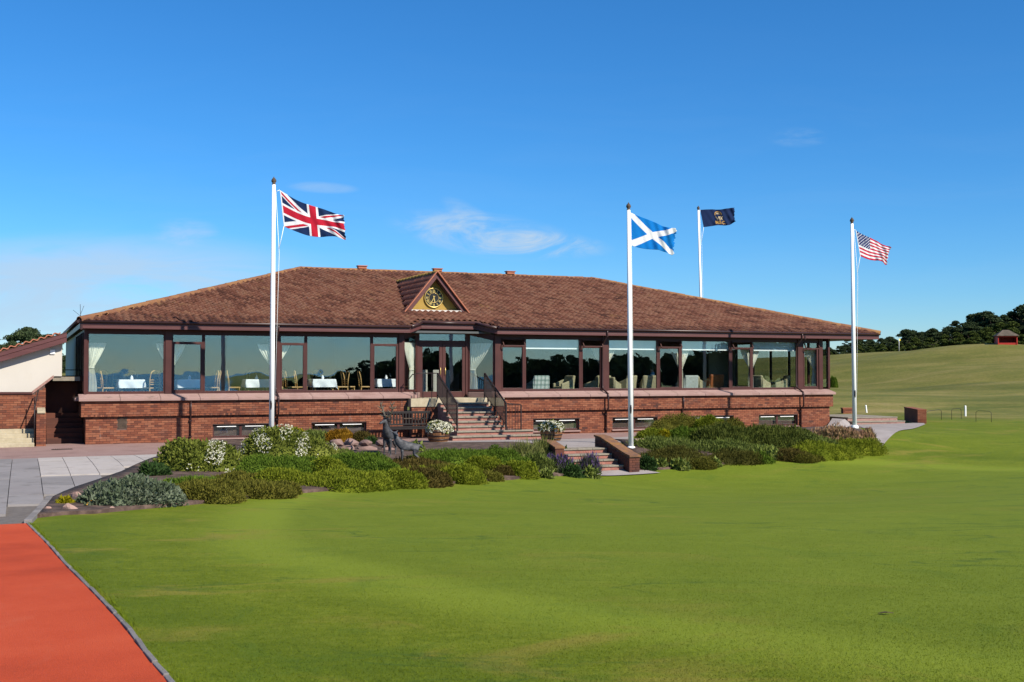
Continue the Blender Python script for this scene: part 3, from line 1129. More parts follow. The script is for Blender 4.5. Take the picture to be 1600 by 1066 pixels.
sf.prism([(15.24, .03, 3.95), (15.42, .62, 3.96), (14.8, 1.3, 4.21), (14.59, .76, 4.21)], (0, 0, .02))
sf.b2((.03, .63, 3.945), (.5, 19.3, 3.965))
sf.b2((31.0, .63, 3.945), (S_END - .03, 19.3, 3.965))
sf.obj('soffit', M['soffit'], club)
br = MB()
for px in (130, 432, 949, 1258):
    s = s_at(px, 0) if px != 130 else .05
    br.b2((s - .035, -.022, 3.90), (s + .035, -.009, 4.17))
br.obj('fascia_joint_cover', M['gutter'], club)

# --- brickwork
BL, BH, BD, JT = .215, .065, .05, .010


def brick_cells(L, H, holes=(), z0=0.0, first=0):
    out = []
    nrow = int(round(H / .075))
    for r in range(nrow):
        h0 = z0 + r * .075
        off = -.1125 if (r + first) % 2 else 0
        c = off
        while c < L - .01:
            a, b = max(c, 0), min(c + BL, L)
            segs = [(a, b)]
            for x0, x1, y0, y1 in holes:
                if h0 + BH > y0 and h0 < y1:
                    ns = []
                    for p, q in segs:
                        if q <= x0 or p >= x1:
                            ns.append((p, q))
                        else:
                            if p < x0 - .02:
                                ns.append((p, x0))
                            if q > x1 + .02:
                                ns.append((x1, q))
                    segs = ns
            out += [(p, q, h0, h0 + BH) for p, q in segs if q - p > .03]
            c += .225
    return out


def brick_boxes(cells, org, du, dn, dep=.03, jit=.004):
    """bricks proud of their mortar: org is on the wall face"""
    org, du, dn = (np.array(x, float) for x in (org, du, dn))
    up = np.array([0, 0, 1.0])
    C = np.array(cells)
    n = len(C)
    pr = rng.uniform(0, jit, n)
    V = np.zeros((n, 8, 3))
    for k, (ia, ih, dd) in enumerate(((0, 2, 0), (1, 2, 0), (1, 3, 0), (0, 3, 0), (0, 2, 1), (1, 2, 1), (1, 3, 1), (0, 3, 1))):
        V[:, k] = org + C[:, ia, None] * du + C[:, ih, None] * up + dn * ((pr - dep if dd else pr)[:, None])
    F = np.array([(0, 1, 2, 3), (0, 4, 5, 1), (1, 5, 6, 2), (2, 6, 7, 3), (3, 7, 4, 0)])
    if np.dot(np.cross(du, up), dn) < 0:
        F = F[:, ::-1]
    return V.reshape(-1, 3), (F[None] + (np.arange(n) * 8)[:, None, None]).reshape(-1, 4)


def brickwork(name, sets, parent, mat=None):
    Vs, Fs, o = [], [], 0
    for cells, org, du, dn in sets:
        if not cells:
            continue
        v, f = brick_boxes(cells, org, du, dn)
        Vs.append(v)
        Fs.append(f + o)
        o += len(v)
    return tag(link(name, np_mesh(name, np.concatenate(Vs), np.concatenate(Fs), mat or M['brick']), parent), kind='stuff')


WL, WR = .22, 31.25
LW = [(s_at(a, .15), s_at(b, .15)) for a, b in ((333, 421), (487, 573), (833, 905), (957, 1027), (1080, 1146), (1185, 1246))]
holes = [(a - WL, b - WL, .14, .60) for a, b in LW]
vent_s = s_at(192, .15)
holes.append((vent_s - .15 - WL, vent_s + .15 - WL, .52, .90))
Z0 = -.195
low_cells = brick_cells(WR - WL, 1.125, [(a, b, c - Z0, d - Z0) for a, b, c, d in holes])
up_cells = brick_cells(31.3, .525, [(11.5, 15.3, -1, 2)])
near = [c for c in low_cells if c[0] < 4.3 and c[1] - c[0] > .2 and c[2] > .10][:290]
near_set = set(near)
FX, FN = (1, 0, 0), (0, -1, 0)
low_o, up_o = (WL, .15, Z0), (.07, .05, .94)
brickwork('brickwork', [([c for c in low_cells if c not in near_set], low_o, FX, FN), (up_cells, up_o, FX, FN)], club)
one_b = MB().box((0, .0, 0), (BL, .03, BH)).mesh('brick', M['brick'])
for a, b, h0, h1 in near:
    o = link('brick', one_b, club)
    o.location = (WL + (a + b) / 2, .15 + .015 - random.uniform(0, .004), Z0 + (h0 + h1) / 2)
side = [(brick_cells(4.0, 1.125), (WL, 4.15, Z0), (0, -1, 0), (-1, 0, 0)), (brick_cells(4.0, .525), (.07, 4.05, .94), (0, -1, 0), (-1, 0, 0)),
        (brick_cells(6.0, 1.125), (WR, .15, Z0), (0, 1, 0), (1, 0, 0)), (brick_cells(6.0, .525), (31.37, .05, .94), (0, 1, 0), (1, 0, 0))]
brickwork('side_brickwork', side, club)
core = MB()
# mortar face behind the bricks, with pockets for the lower windows
xs = sorted([WL] + [x for a, b in LW for x in (a, b)] + [WR])
for i in range(0, len(xs), 2):
    core.b2((xs[i], .162, -.6), (xs[i + 1], .5, .93))
for a, b in LW:
    core.b2((a, .163, -.6), (b, .499, .139))
    core.b2((a, .163, .601), (b, .499, .929))
    core.b2((a, .40, .14), (b, .498, .60))
core.b2((.08, .062, .932), (11.6, .52, 1.466))
core.b2((15.3, .062, .932), (31.36, .52, 1.466))
core.b2((WL + .012, .5, -.6), (.6, 19.2, .93))
core.b2((.082, .52, .931), (.6, 19.2, 1.466))
core.b2((30.8, .5, -.6), (WR - .012, 19.2, .93))
core.b2((30.8, .52, .931), (31.358, 19.2, 1.466))
core.obj('wall', M['mortar'], club)
den = MB()
for i in range(int(31.2 / .225)):
    s = .14 + i * .225
    if not 11.4 < s < 15.4:
        den.b2((s, .035, .945), (s + .1, .07, 1.005))
tag(den.obj('dentil_course', M['brick'], club), kind='stuff')
for (a, b), pxs in zip(LW, LW):
    w = MB()
    f0, f1 = .25, .31
    w.b2((a, f0, .14), (b, f1, .20))
    w.b2((a, f0, .545), (b, f1, .60))
    for x in (a, (a + b) / 2 - .045, b - .06):
        w.b2((x, f0 + .001, .20), (x + (.09 if x not in (a, b - .06) else .06), f1 - .001, .545))
    win = w.obj('basement_window', M['frame'], club, bevel=.004)
    MB().b2((a + .06, .285, .20), ((a + b) / 2 - .045, .295, .545)).obj('pane', M['glass'], win)
    MB().b2(((a + b) / 2 + .045, .285, .20), (b - .06, .295, .545)).obj('pane', M['glass'], win)
    vs = MB()
    for x0, x1 in ((a + .16, (a + b) / 2 - .16), ((a + b) / 2 + .16, b - .16)):
        vs.b2((x0, f0 - .015, .514), (x1, f0 - .001, .538))
    vs.obj('vent_strip', M['white'], win)
    MB().prism([(a - .04, .09, .075), (a - .04, .09, .11), (a - .04, .26, .139), (a - .04, .26, .075)], (b - a + .08, 0, 0)).obj('window_sill', M['coping'], club, bevel=.006)
vg = MB().b2((vent_s - .15, .155, .52), (vent_s + .15, .18, .90))
for i in range(8):
    vg.b2((vent_s - .13, .143, .545 + i * .042), (vent_s + .13, .156, .567 + i * .042))
vg.obj('air_vent', M['bark'], club)

# --- pink stone coping, stone by stone
cp = MB()
prof = [(-.07, 1.47), (-.07, 1.565), (.47, 1.705), (.52, 1.705), (.52, 1.47)]


def coping(s0, s1):
    n = max(1, round((s1 - s0) / 1.32))
    for i in range(n):
        a, b = s0 + (s1 - s0) * i / n + .004, s0 + (s1 - s0) * (i + 1) / n - .004
        MB().prism([(a, t, z) for t, z in reversed(prof)], (b - a, 0, 0)).obj('coping_stone', M['coping'], club, bevel=.01)


coping(-.02, 11.95)
coping(15.2, 31.44)
for i in range(4):
    a, b = .53 + 1.3 * i, .53 + 1.3 * (i + 1) - .008
    MB().prism([(.07 - t - .12, a, z) for t, z in ((.07, 1.47), (.07, 1.565))] + [(.44, a, 1.70), (.44, a, 1.47)], (0, b - a, 0)).obj('coping_stone', M['coping'], club, bevel=.01)
    MB().prism([(31.44, a, 1.47), (31.44, a, 1.565), (30.95, a, 1.70), (30.95, a, 1.47)][::-1], (0, b - a, 0)).obj('coping_stone', M['coping'], club, bevel=.01)

# --- main windows
TWN = .46
ZS, ZB, ZH = 1.70, 1.79, 3.80


def frame_window(s0, s1, kind, open_vent=False):
    w = MB()
    t0, t1, fw = TWN, TWN + .08, .055
    w.b2((s0, t0, ZS), (s1, t1, ZB))
    w.b2((s0, t0, ZH - .03), (s1, t1, ZH + .14))
    w.b2((s0, t0 + .001, ZB), (s0 + fw, t1 - .001, ZH - .03))
    w.b2((s1 - fw, t0 + .001, ZB), (s1, t1 - .001, ZH - .03))
    top = ZH - .03
    if kind == 'cas':
        w.b2((s0 + fw, t0 - .004, 3.44), (s1 - fw, t1 - .003, 3.53))
        fz = .045
        for a, b in ((s0 + fw, s0 + fw + fz), (s1 - fw - fz, s1 - fw)):
            w.b2((a, t0 - .008, ZB), (b, t1 - .006, 3.44))
        w.b2((s0 + fw + fz, t0 - .007, ZB), (s1 - fw - fz, t1 - .007, ZB + fz))
    win = w.obj('window', M['frame'], club, bevel=.006)
    if kind == 'big':
        MB().b2((s0 + fw, t0 + .035, ZB), (s1 - fw, t0 + .045, top)).obj('pane', M['glass'], win)
    else:
        MB().b2((s0 + fw, t0 + .035, ZB), (s1 - fw, t0 + .045, 3.44)).obj('pane', M['glass'], win)
        if not open_vent:
            MB().b2((s0 + fw, t0 + .035, 3.53), (s1 - fw, t0 + .045, top)).obj('pane', M['glass'], win)
        else:
            v = MB()
            a, b = s0 + fw + .01, s1 - fw - .01
            pa, pb_ = Vector((a, t0 - .005, top)), Vector((a, t0 - .20, 3.50))
            e = Vector((b - a, 0, 0))
            for p, q in ((pa, pb_), (pa + e, pb_ + e), (pb_, pb_ + e), (pa, pa + e)):
                v.bar(p, q, .04, .045)
            vo = v.obj('fanlight', M['frame'], win, bevel=.004)
            MB().prism([pa, pa + e, pb_ + e, pb_], (0, .006, 0)).obj('pane', M['glass'], win)
    return win


def post(s0, s1, t0=TWN - .04, t1=TWN + .12, z0=ZS + .0015, z1=3.943):
    return MB().b2((s0, t0, z0), (s1, t1, z1)).obj('post', M['frame'], club, bevel=.008)


SW = lambda px: s_at(px, TWN)
LWIN = [('post', 131, 136), ('big', 136, 258), ('post', 258, 268), ('cas', 268, 318), ('big', 318, 428), ('post', 428, 436.5), ('cas', 436.5, 478), ('big', 478, 581), ('cas', 581, 623), ('post', 623, 631)]
RWIN = [('post', 773, 782), ('cas', 782, 820), ('big', 820, 907), ('cas', 907, 941), ('post', 941, 950), ('big', 950, 1028), ('cas', 1028, 1064), ('big', 1064, 1141), ('cas', 1141, 1175), ('big', 1175, 1246),
        ('post', 1246, 1254), ('cas', 1254, 1279), ('post', 1279, 1285)]
for lst, op in ((LWIN, False), (RWIN, True)):
    for kind, a, b in lst:
        if kind == 'post':
            post(SW(a), SW(b))
        else:
            frame_window(SW(a), SW(b), kind, op)
sc0, sc1 = SW(131), SW(1296)
post(sc1 - .1, sc1)
endp = MB().b2((SW(1285), TWN + .03, ZB), (sc1 - .1, TWN + .04, ZH))
endp.obj('end_pane', M['glass'], club)
for sx, sg in ((sc0 + .02, 1), (sc1 - .10, -1)):
    for i in range(5):
        MB().b2((sx, 1.9 + i * 1.45 - .05, ZS + .002), (sx + .1, 1.9 + i * 1.45 + .05, 3.943)).obj('post', M['frame'], club, bevel=.008)
        MB().b2((sx + .04, .6 + i * 1.45 if i else .6, ZB), (sx + .05, 1.9 + i * 1.45 - .05, 3.85)).obj('side_pane', M['side_glass'], club)
    MB().b2((sx - .01, .6, ZS), (sx + .11, 7.8, ZB)).b2((sx - .01, .6, 3.85), (sx + .11, 7.8, 3.94)).obj('window_rail', M['frame'], club)
    MB().b2((sx, 7.8, 1.46), (sx + .1, 19.2, 3.94)).obj('side_wall', M['render'], club)

# --- downpipes
for px, z1, t in ((299, 1.46, -.0), (435, 3.95, -.03), (949, 3.95, -.03), (1068, 1.46, .0), (1253.5, 3.95, -.03)):
    s = s_at(px, t)
    mb = MB()
    r = .036 if z1 > 2 else .028
    if z1 > 2:
        mb.tube([(s, -.05, 4.15), (s, .0, 3.93), (s, .36, 3.62), (s, .40, 3.5), (s, .40, 1.9), (s, .36, 1.78), (s, -.09, 1.58), (s, -.11, 1.5), (s, -.11, 1.0), (s, -.02, .9), (s, .09, .86), (s, .10, -.1)], r, 8)
    else:
        mb.tube([(s, -.0, 1.46), (s, -.0, 1.0), (s, .10, .88), (s, .10, -.1)], r, 8)
    for z in (.2, .75):
        mb.box((s, .10, z), (.10, .085, .03))
    mb.obj('downpipe', M['gutter'], club)

# --- entrance: splayed glazing, double door, landing
def vpanel(p, q, z0, z1, th, z1b=None):
    p, q = Vector(p), Vector(q)
    d = (q - p).normalized()
    n = Vector((-d.y, d.x)) * th
    z1b = z1 if z1b is None else z1b
    return [(p.x, p.y, z0), (q.x, q.y, z0), (q.x, q.y, z1b), (p.x, p.y, z1)], (n.x, n.y, 0)


DT0 = 1.16
dl, dr_ = s_at(652, DT0), s_at(731, DT0)
wl0, wr0 = SW(631), SW(773)
for (p, q, zp, zq) in (((wl0, TWN + .02), (dl, DT0), 3.82, 4.05), ((dr_, DT0), (wr0, TWN + .02), 4.05, 3.82)):
    p, q = Vector(p), Vector(q)
    poly, off = vpanel(p, q, ZS, ZB, .07)
    w = MB().prism(poly, off)
    for a, b, za, zb in ((p, p.lerp(q, .07), zp, zp), (p.lerp(q, .93), q, zq, zq)):
        poly, off = vpanel(a, b, ZB, za, .07)
        w.prism(poly, off)
    poly = [(p.x, p.y, zp - .12), (q.x, q.y, zq - .12), (q.x, q.y, zq + .1), (p.x, p.y, zp + .1)]
    w.prism(poly, off)
    win = w.obj('splay_window', M['frame'], club, bevel=.005)
    a, b = p.lerp(q, .07), p.lerp(q, .93)
    n = Vector((off[0], off[1], 0)) * .4
    MB().prism([(a.x + n.x, a.y + n.y, ZB), (b.x + n.x, b.y + n.y, ZB), (b.x + n.x, b.y + n.y, zq - .12), (a.x + n.x, a.y + n.y, zp - .12)], n * .3).obj('pane', M['glass'], win)
MB().prism([(dr_ - .05, DT0 - .06, 1.475), (15.25, .42, 1.475), (15.25, .05, 1.475), (15.05, .05, 1.475), (dr_ - .05, .95, 1.475)][::-1], (0, 0, .2)).obj('coping_stone', M['coping'], club, bevel=.012)
MB().prism([(11.9, .42, 1.475), (dl + .03, DT0 - .06, 1.475), (dl + .03, .9, 1.475), (12.02, .05, 1.475), (11.955, .05, 1.475)][::-1], (0, 0, .2)).obj('coping_stone', M['coping'], club, bevel=.012)
dm = (dl + dr_) / 2
df = MB()
for a, b in ((dl, dl + .09), (dr_ - .09, dr_)):
    df.b2((a, DT0, 1.471), (b, DT0 + .12, 4.2))
df.b2((dl + .09, DT0 + .001, 3.60), (dr_ - .09, DT0 + .119, 3.70))
df.b2((dl + .09, DT0 + .001, 3.98), (dr_ - .09, DT0 + .119, 4.2))
dfo = df.obj('door_frame', M['frame'], club, bevel=.006)
MB().b2((dl + .09, DT0 + .05, 3.70), (dr_ - .09, DT0 + .06, 3.98)).obj('pane', M['glass'], dfo)
for a, b, hx in ((dl + .095, dm - .004, dm - .10), (dm + .004, dr_ - .095, dm + .10)):
    d = MB()
    t0, t1 = DT0 + .03, DT0 + .09
    st = .13
    d.b2((a, t0, 1.475), (a + st, t1, 3.595)).b2((b - st, t0, 1.475), (b, t1, 3.595))
    d.b2((a + st, t0 + .001, 1.475), (b - st, t1 - .001, 1.70)).b2((a + st, t0 + .001, 3.45), (b - st, t1 - .001, 3.595))
    do = d.obj('door', M['frame'], club, bevel=.006)
    MB().b2((a + st, t0 + .025, 1.70), (b - st, t0 + .035, 3.45)).obj('pane', M['glass'], do)
    MB().tube([(hx, t0 - .01, 2.36), (hx, t0 - .06, 2.38), (hx, t0 - .06, 2.62), (hx, t0 - .01, 2.64)], .014, 6).obj('handle', M['gold'], do)

# --- the inside
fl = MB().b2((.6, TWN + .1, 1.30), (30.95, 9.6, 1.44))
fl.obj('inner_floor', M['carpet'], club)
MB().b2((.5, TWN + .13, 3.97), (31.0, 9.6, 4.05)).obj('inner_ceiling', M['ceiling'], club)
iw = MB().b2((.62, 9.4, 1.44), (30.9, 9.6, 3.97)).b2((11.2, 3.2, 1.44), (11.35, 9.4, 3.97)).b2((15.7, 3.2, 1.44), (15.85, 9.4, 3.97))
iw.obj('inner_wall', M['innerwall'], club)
ls = MB()
for a, b in ((655, 668), (677, 691), (697, 703)):
    s0, s1 = s_at(a, 2.2), s_at(b, 2.2)
    ls.b2((s0, 2.2, 1.46), (s1, 2.26, 2.55))
    ls.b2((s0 + .03, 2.185, 1.6), (s1 - .03, 2.2, 2.45))
ls.obj('lobby_screen', M['render'], club)

# --- dormer with clock
AP, BZ = 6.44, 4.90
up_l = math.hypot(DH, AP - BZ)
for sg in (-1, 1):
    mbd = MB()
    tb = (AP - 4.2) / TAN + .1
    mbd.prism([(DS, DT - .1, AP), (DS, tb, AP), (DS + sg * DH, (BZ - 4.2) / TAN - .05, BZ), (DS + sg * DH, DT - .1, BZ)], (0, 0, -.06))
    mbd.obj('dormer_roof', M['roof_deck'], club)
    by = np.array((-sg * DH, 0, AP - BZ)) / up_l
    bn = np.array((sg * (AP - BZ), 0, DH)) / up_l
    uvs = []
    for r in range(int(up_l / TG) + 1):
        d = r * TG - .04
        zz = BZ + (d + .1) / up_l * (AP - BZ)
        t1 = (zz - 4.2) / TAN
        if d + .25 > up_l:
            continue
        t = DT - .02
        while t < t1 + .02:
            uvs.append((t, d))
            t += TW
    if sg < 0:
        bx = np.array((0, -1.0, 0))
        uvs = [(-t, d) for t, d in uvs]
    else:
        bx = np.array((0, 1.0, 0))
    tile_array('dormer_tiles', np.array((DS + sg * DH, 0, BZ)) + bn * .01, bx, by, bn, uvs, M['dormer_tile'], club, .003)
    # barge board and its tile edge
    dv = Vector((-sg * DH, 0, AP - BZ)).normalized()
    nv = Vector((sg * (AP - BZ), 0, DH)).normalized()
    a = Vector((DS + sg * (DH + .10), DT - .15, BZ - .12))
    e = Vector((DS, DT - .15, AP + .0))
    pp = [a, e, e - Vector((0, 0, .21)), a - nv * .0 + Vector((-sg * .17, 0, 0))]
    MB().prism(pp if sg > 0 else pp[::-1], (0, .045, 0)).obj('barge_board', M['fascia'], club, bevel=.006)
    MB().prism([p + Vector((0, .045, -.02)) for p in (pp if sg > 0 else pp[::-1])], (0, .30, 0)).obj('barge_soffit', M['soffit'], club)
    MB().bar(a + nv * .05 + Vector((0, -.02, 0)), e + Vector((0, -.02, .075)), .16, .05).obj('verge_tile', M['dormer_tile'], club, bevel=.012)
ridge_run((DS, 7.5, AP + .02), (DS, DT - .16, AP + .02), 12, M['lichen_tile'], .09)
GT = DT + .22
MB().prism([(DS - DH + .1, GT, BZ - .1), (DS + DH - .1, GT, BZ - .1), (DS, GT, AP - .1)], (0, .06, 0)).obj('gable_panel', M['mustard'], club)
MB().b2((DS - DH + .20, DT - .14, BZ - .02), (DS + DH - .20, GT - .001, BZ + .05)).obj('gable_sill', M['lead'], club, bevel=.008)
CS, CZ, CRR = DS - .02, 5.46, .385
clk = MB()
clk.lathe([(0, .05), (CRR - .02, .05), (CRR - .02, 0)], n=40, smooth=False)
ck = clk.obj('clock', M['black'], club)
ck.location = (CS, GT - .002, CZ)
ck.rotation_euler = (R(90), 0, 0)
MB().tube([(CRR * math.cos(a), CRR * math.sin(a), .05) for a in np.linspace(0, 2 * math.pi, 40, endpoint=False)], .022, 6, closed=True).obj('rim', M['gold'], ck)
MB().tube([(.20 * math.cos(a), .20 * math.sin(a), .055) for a in np.linspace(0, 2 * math.pi, 40, endpoint=False)], .008, 5, closed=True).obj('inner_ring', M['gold'], ck)
ROM = ['XII', 'I', 'II', 'III', 'IV', 'V', 'VI', 'VII', 'VIII', 'IX', 'X', 'XI']
nm = MB()
for h, txt in enumerate(ROM):
    ang = math.pi / 2 - h * math.pi / 6
    wid = {'I': .028, 'V': .06, 'X': .06}
    tot = sum(wid[c] for c in txt)
    x = -tot / 2
    out = Vector((math.cos(ang), math.sin(ang), 0))
    tan_ = Vector((math.sin(ang), -math.cos(ang), 0))
    ctr = out * .283
    for ch in txt:
        xc = x + wid[ch] / 2
        h2 = .052
        P = lambda u, v: ctr + tan_ * (xc + u) + out * v + Vector((0, 0, .056))
        if ch == 'I':
            nm.bar(P(0, -h2), P(0, h2), .016, .008)
        elif ch == 'V':
            nm.bar(P(-.02, h2), P(0, -h2), .015, .008)
            nm.bar(P(.02, h2), P(0, -h2), .012, .008)
        else:
            nm.bar(P(-.02, h2), P(.02, -h2), .015, .008)
            nm.bar(P(.02, h2), P(-.02, -h2), .012, .008)
        x += wid[ch]
nm.obj('numerals', M['gold'], ck)
for nme, hr, ln, w in (('minute_hand', 7.0, .30, .026), ('hour_hand', 5.58, .19, .036)):
    a = math.pi / 2 - hr * math.pi / 6
    d = Vector((math.cos(a), math.sin(a), 0))
    MB().bar(-d * .08 + Vector((0, 0, .068)), d * ln + Vector((0, 0, .068)), w, .008).obj(nme, M['gold'], ck)

# ------------------------------------------------------------------ entrance stair
stair = thing('entrance_stair', 'brick and stone steps with black iron railings climbing to the double door', 'steps', (EX, EY, 0), R(23))
LS0, LS1, LT = 11.62, 15.42, -.30
MB().b2((LS0, LT, 1.15), (LS1, DT0 + .1, 1.468)).obj('landing_slab', M['cream_stone'], stair, bevel=.015)
MB().b2((LS0 + .06, LT + .05, -.5), (LS1 - .06, .06, 1.149)).obj('landing_wall', M['mortar'], stair)
brickwork('landing_bricks', [(brick_cells(LS1 - LS0 - .10, 1.2), (LS0 + .05, LT + .04, -.06), FX, FN)], stair)
F0, F1 = s_at(684, LT), s_at(758, LT)
NR, RISE, GO = 9, 1.468 / 9, .31
zg = g1(*W(13.6, -3)[:2])
for i in range(1, NR):
    ztop = 1.468 - i * (1.468 - zg) / NR
    t1 = LT - (i - 1) * GO
    t0 = LT - i * GO
    a, b = F0, F1 + .05
    if i == NR - 2:
        a, b = s_at(714, t0), s_at(834, t0)
    if i == NR - 1:
        a, b = s_at(707, t0), s_at(860, t0)
    rs = MB().b2((a + .02, t0 + .03, -.5), (b - .02, t1 + .06 if i < NR - 2 else LT + .02, ztop - .055)).obj('step', M['riser'], stair, bevel=.006)
    cells = [(x, min(x + .215, b - a - .04), 0, .065) for x in np.arange(0, b - a - .08, .225)]
    brickwork('riser_bricks', [(cells, (a + .02, t0 + .028, ztop - .13), FX, FN)], rs, M['brick_pale'])
    nt_ = max(1, round((b - a) / .75))
    for k in range(nt_):
        x0, x1 = a + (b - a) * k / nt_ + .003, a + (b - a) * (k + 1) / nt_ - .003
        MB().b2((x0, t0 - .02, ztop - .055), (x1, t1 + .03, ztop)).obj('tread', M['tread'], rs, bevel=.012)


def stair_z(t):
    return 1.468 - max(0, (LT - t)) / GO * RISE


tb = LT - 6.6 * GO


def railing(s, t_end, out):
    pz = lambda t: stair_z(t) + .92
    top, bot = Vector((s, LT + .1, stair_z(LT) + .95)), Vector((s, t_end, pz(t_end)))
    lo0, lo1 = top - Vector((0, 0, .80)), bot - Vector((0, 0, .80))
    MB().bar(top, bot, .06, .045).obj('handrail', M['iron'], stair, bevel=.008)
    MB().bar(lo0, lo1, .03, .02).obj('bottom_rail', M['iron'], stair)
    bal = MB().box((0, 0, .40), (.024, .024, .80)).mesh('baluster', M['iron'])
    n = 21
    for i in range(1, n):
        p = lo0.lerp(lo1, i / n)
        link('baluster', bal, stair, p)
    for p, zb in ((top, stair_z(LT)), (bot, stair_z(t_end) - .1), ((top + bot) / 2, stair_z((LT + t_end) / 2) - .05)):
        MB().b2((p.x - .028, p.y - .028, zb - .05), (p.x + .028, p.y + .028, p.z - .01)).obj('newel_post', M['iron'], stair, bevel=.004)
    return top, bot


tl, bl_ = railing(F0 + .03, tb, -1)
tr, br_ = railing(F1 + .02, tb, 1)
# brackets fixing the right hand railing to the step ends
for i in range(1, 8):
    MB().box((F1 + .06, LT - (i - .5) * GO, stair_z(LT - (i - .5) * GO) - .03), (.05, .05, .16)).obj('bracket', M['iron'], stair)
# return of the right railing over the wider bottom steps
e = br_ + Vector((.62, .05, -.06))
MB().tube([br_, br_ + Vector((.2, 0, -.03)), e], .02, 6).obj('handrail', M['iron'], stair)
MB().b2((e.x - .02, e.y - .02, .05), (e.x + .02, e.y + .02, e.z)).obj('newel_post', M['iron'], stair)
for k in range(1, 5):
    p = br_.lerp(e, k / 5)
    MB().b2((p.x - .008, p.y - .008, .32), (p.x + .008, p.y + .008, p.z)).obj('baluster', M['iron'], stair)
MB().bar((br_.x, br_.y, .34), (e.x, e.y, .34), .02, .02).obj('bottom_rail', M['iron'], stair)
# thin guard rail along the landing's left edge
gz_ = 1.468
rail = [(F0 + .03, LT + .1, gz_ + .95), (11.95, LT + .1, gz_ + .95), (11.72, LT + .14, gz_ + .90), (11.70, LT + .3, gz_ + .80), (11.70, .3, gz_ + .70)]
MB().tube(rail, .02, 6).obj('handrail', M['iron'], stair)
for s in np.linspace(11.78, F0 - .2, 3):
    MB().b2((s - .012, LT + .09, gz_ - .01), (s + .012, LT + .114, gz_ + .95)).obj('baluster', M['iron'], stair)

# thin aerial wires at the left eaves corner
MB().tube([(.02, -.02, 4.2), (.0, -.03, 4.75)], .008, 5).tube([(.02, -.02, 4.35), (-.22, .0, 4.55)], .006, 5).tube([(.01, -.02, 4.4), (.12, -.02, 4.7)], .006, 5).obj('aerial', M['iron'], club)

# ------------------------------------------------------------------ annex at the left
annex = thing('annex', 'cream rendered annex with sloping brown verge at the left edge of the picture', 'building', (EX, EY, 0), R(23))


def wp(px, py, t):
    s = s_at(px, t)
    return Vector((s, t, EYE + (582 - py) / FPX * W(s, t).y))


AT = .9
poly = [wp(-160, 614, AT), wp(50, 614, AT), wp(85, 588, AT), wp(97, 588, AT), wp(97, 534, AT), wp(-160, 615 - 2, AT)]
MB().prism(poly, (0, .3, 0)).obj('wall', M['render'], annex)
a, b = wp(-160, 596, AT - .35), wp(104, 519, AT - .35)
dz = Vector((0, 0, -.17))
MB().prism([a + dz * 2.05, b + dz * 2.05, b + dz, a + dz], (0, .34, 0)).obj('verge_board', M['fascia'], annex, bevel=.008)
MB().prism([a + dz * .98 + Vector((0, -.02, 0)), b + dz * .98 + Vector((0, -.02, 0)), b + dz * .25 + Vector((0, -.02, 0)), a + dz * .25 + Vector((0, -.02, 0))], (0, .34, 0)).obj('verge_board', M['fascia'], annex, bevel=.008)
MB().prism([a + dz * .24, b + dz * .24, b, a], (0, 9, 0)).obj('roof', M['roof_deck'], annex)
ab = (b - a)
nrm = Vector((-ab.z, 0, ab.x)).normalized()
uv = [(c * TW, r * TG) for r in range(3) for c in range(int(ab.length / TW))]
tile_array('verge_tiles', a + nrm * .0 + Vector((0, -.04, 0)), tuple(ab.normalized()), (0, 1, 0), tuple(nrm), [(x, y) for x, y in uv], M['dormer_tile'], annex)
pl_ = wp(82, 550, AT)
MB().b2(pl_ + Vector((-.08, -.05, -.08)), pl_ + Vector((.08, -.001, .08))).obj('alarm_box', M['white'], annex, bevel=.01)
bw = thing('brick_wall', 'brick terrace wall under the cream annex at the left edge', 'wall', (EX, EY, 0), R(23))
BT = .8
p0, p1, p2, p3 = wp(-160, 614, BT), wp(51, 614, BT), wp(71, 599, BT), wp(72, 692, BT)
MB().prism([Vector((p0.x, BT + .012, -.3)), Vector((p3.x - .01, BT + .012, -.3)), Vector((p2.x - .01, BT + .012, p2.z)), Vector((p1.x, BT + .012, p1.z)), Vector((p0.x, BT + .012, p0.z))], (0, .25, 0)).obj('core', M['mortar'], bw)
cells = [c for c in brick_cells(p3.x - p0.x, 2.4) if c[3] < 1.74 - .0 + max(0, (c[0] + p0.x - p1.x)) * .75]
brickwork('brickwork', [(cells, (p0.x, BT, -.02), FX, FN)], bw)
MB().prism([p0 + Vector((0, -.05, -.05)), p1 + Vector((0, -.05, -.05)), p1 + Vector((0, -.05, .03)), p0 + Vector((0, -.05, .03))], (0, .15, 0)).obj('wall_cap', M['frame'], bw, bevel=.008)
p4 = wp(84, 589, BT)
MB().prism([p1 + Vector((0, -.04, -.04)), p4 + Vector((0, -.04, -.04)), p4 + Vector((0, -.04, .06)), p1 + Vector((0, -.04, .06))], (0, .2, 0)).obj('wall_cap', M['riser'], bw, bevel=.008)
q0, q1, q2, q3 = wp(70, 700, 2.6), wp(130, 700, 2.6), wp(130, 587, 2.6), wp(84, 587, 2.6)
q4 = wp(70, 598, 2.6)
MB().prism([q0, q1, q2, q3, q4], (0, .3, 0)).obj('parapet', M['brick_shaded'], bw)
pr_ = [wp(89, 586, 2.6), wp(130, 586, 2.6)]
MB().tube([pr_[0] - Vector((0, 0, .1)), pr_[0] + Vector((0, 0, .18)), pr_[1] + Vector((0, 0, .18))], .018, 6).obj('handrail', M['iron'], bw)
MB().b2((s_at(83, .96), .96, 2.16), (.06, 2.59, 2.30)).obj('shade_slab', M['tread'], bw)  # added slab that keeps sky light out of the passage below
MB().b2((s_at(74, 2.2) - .2, 2.3, -.3), (.05, 2.58, 2.1)).obj('passage_wall', M['brick_shaded'], bw)
ps = MB()
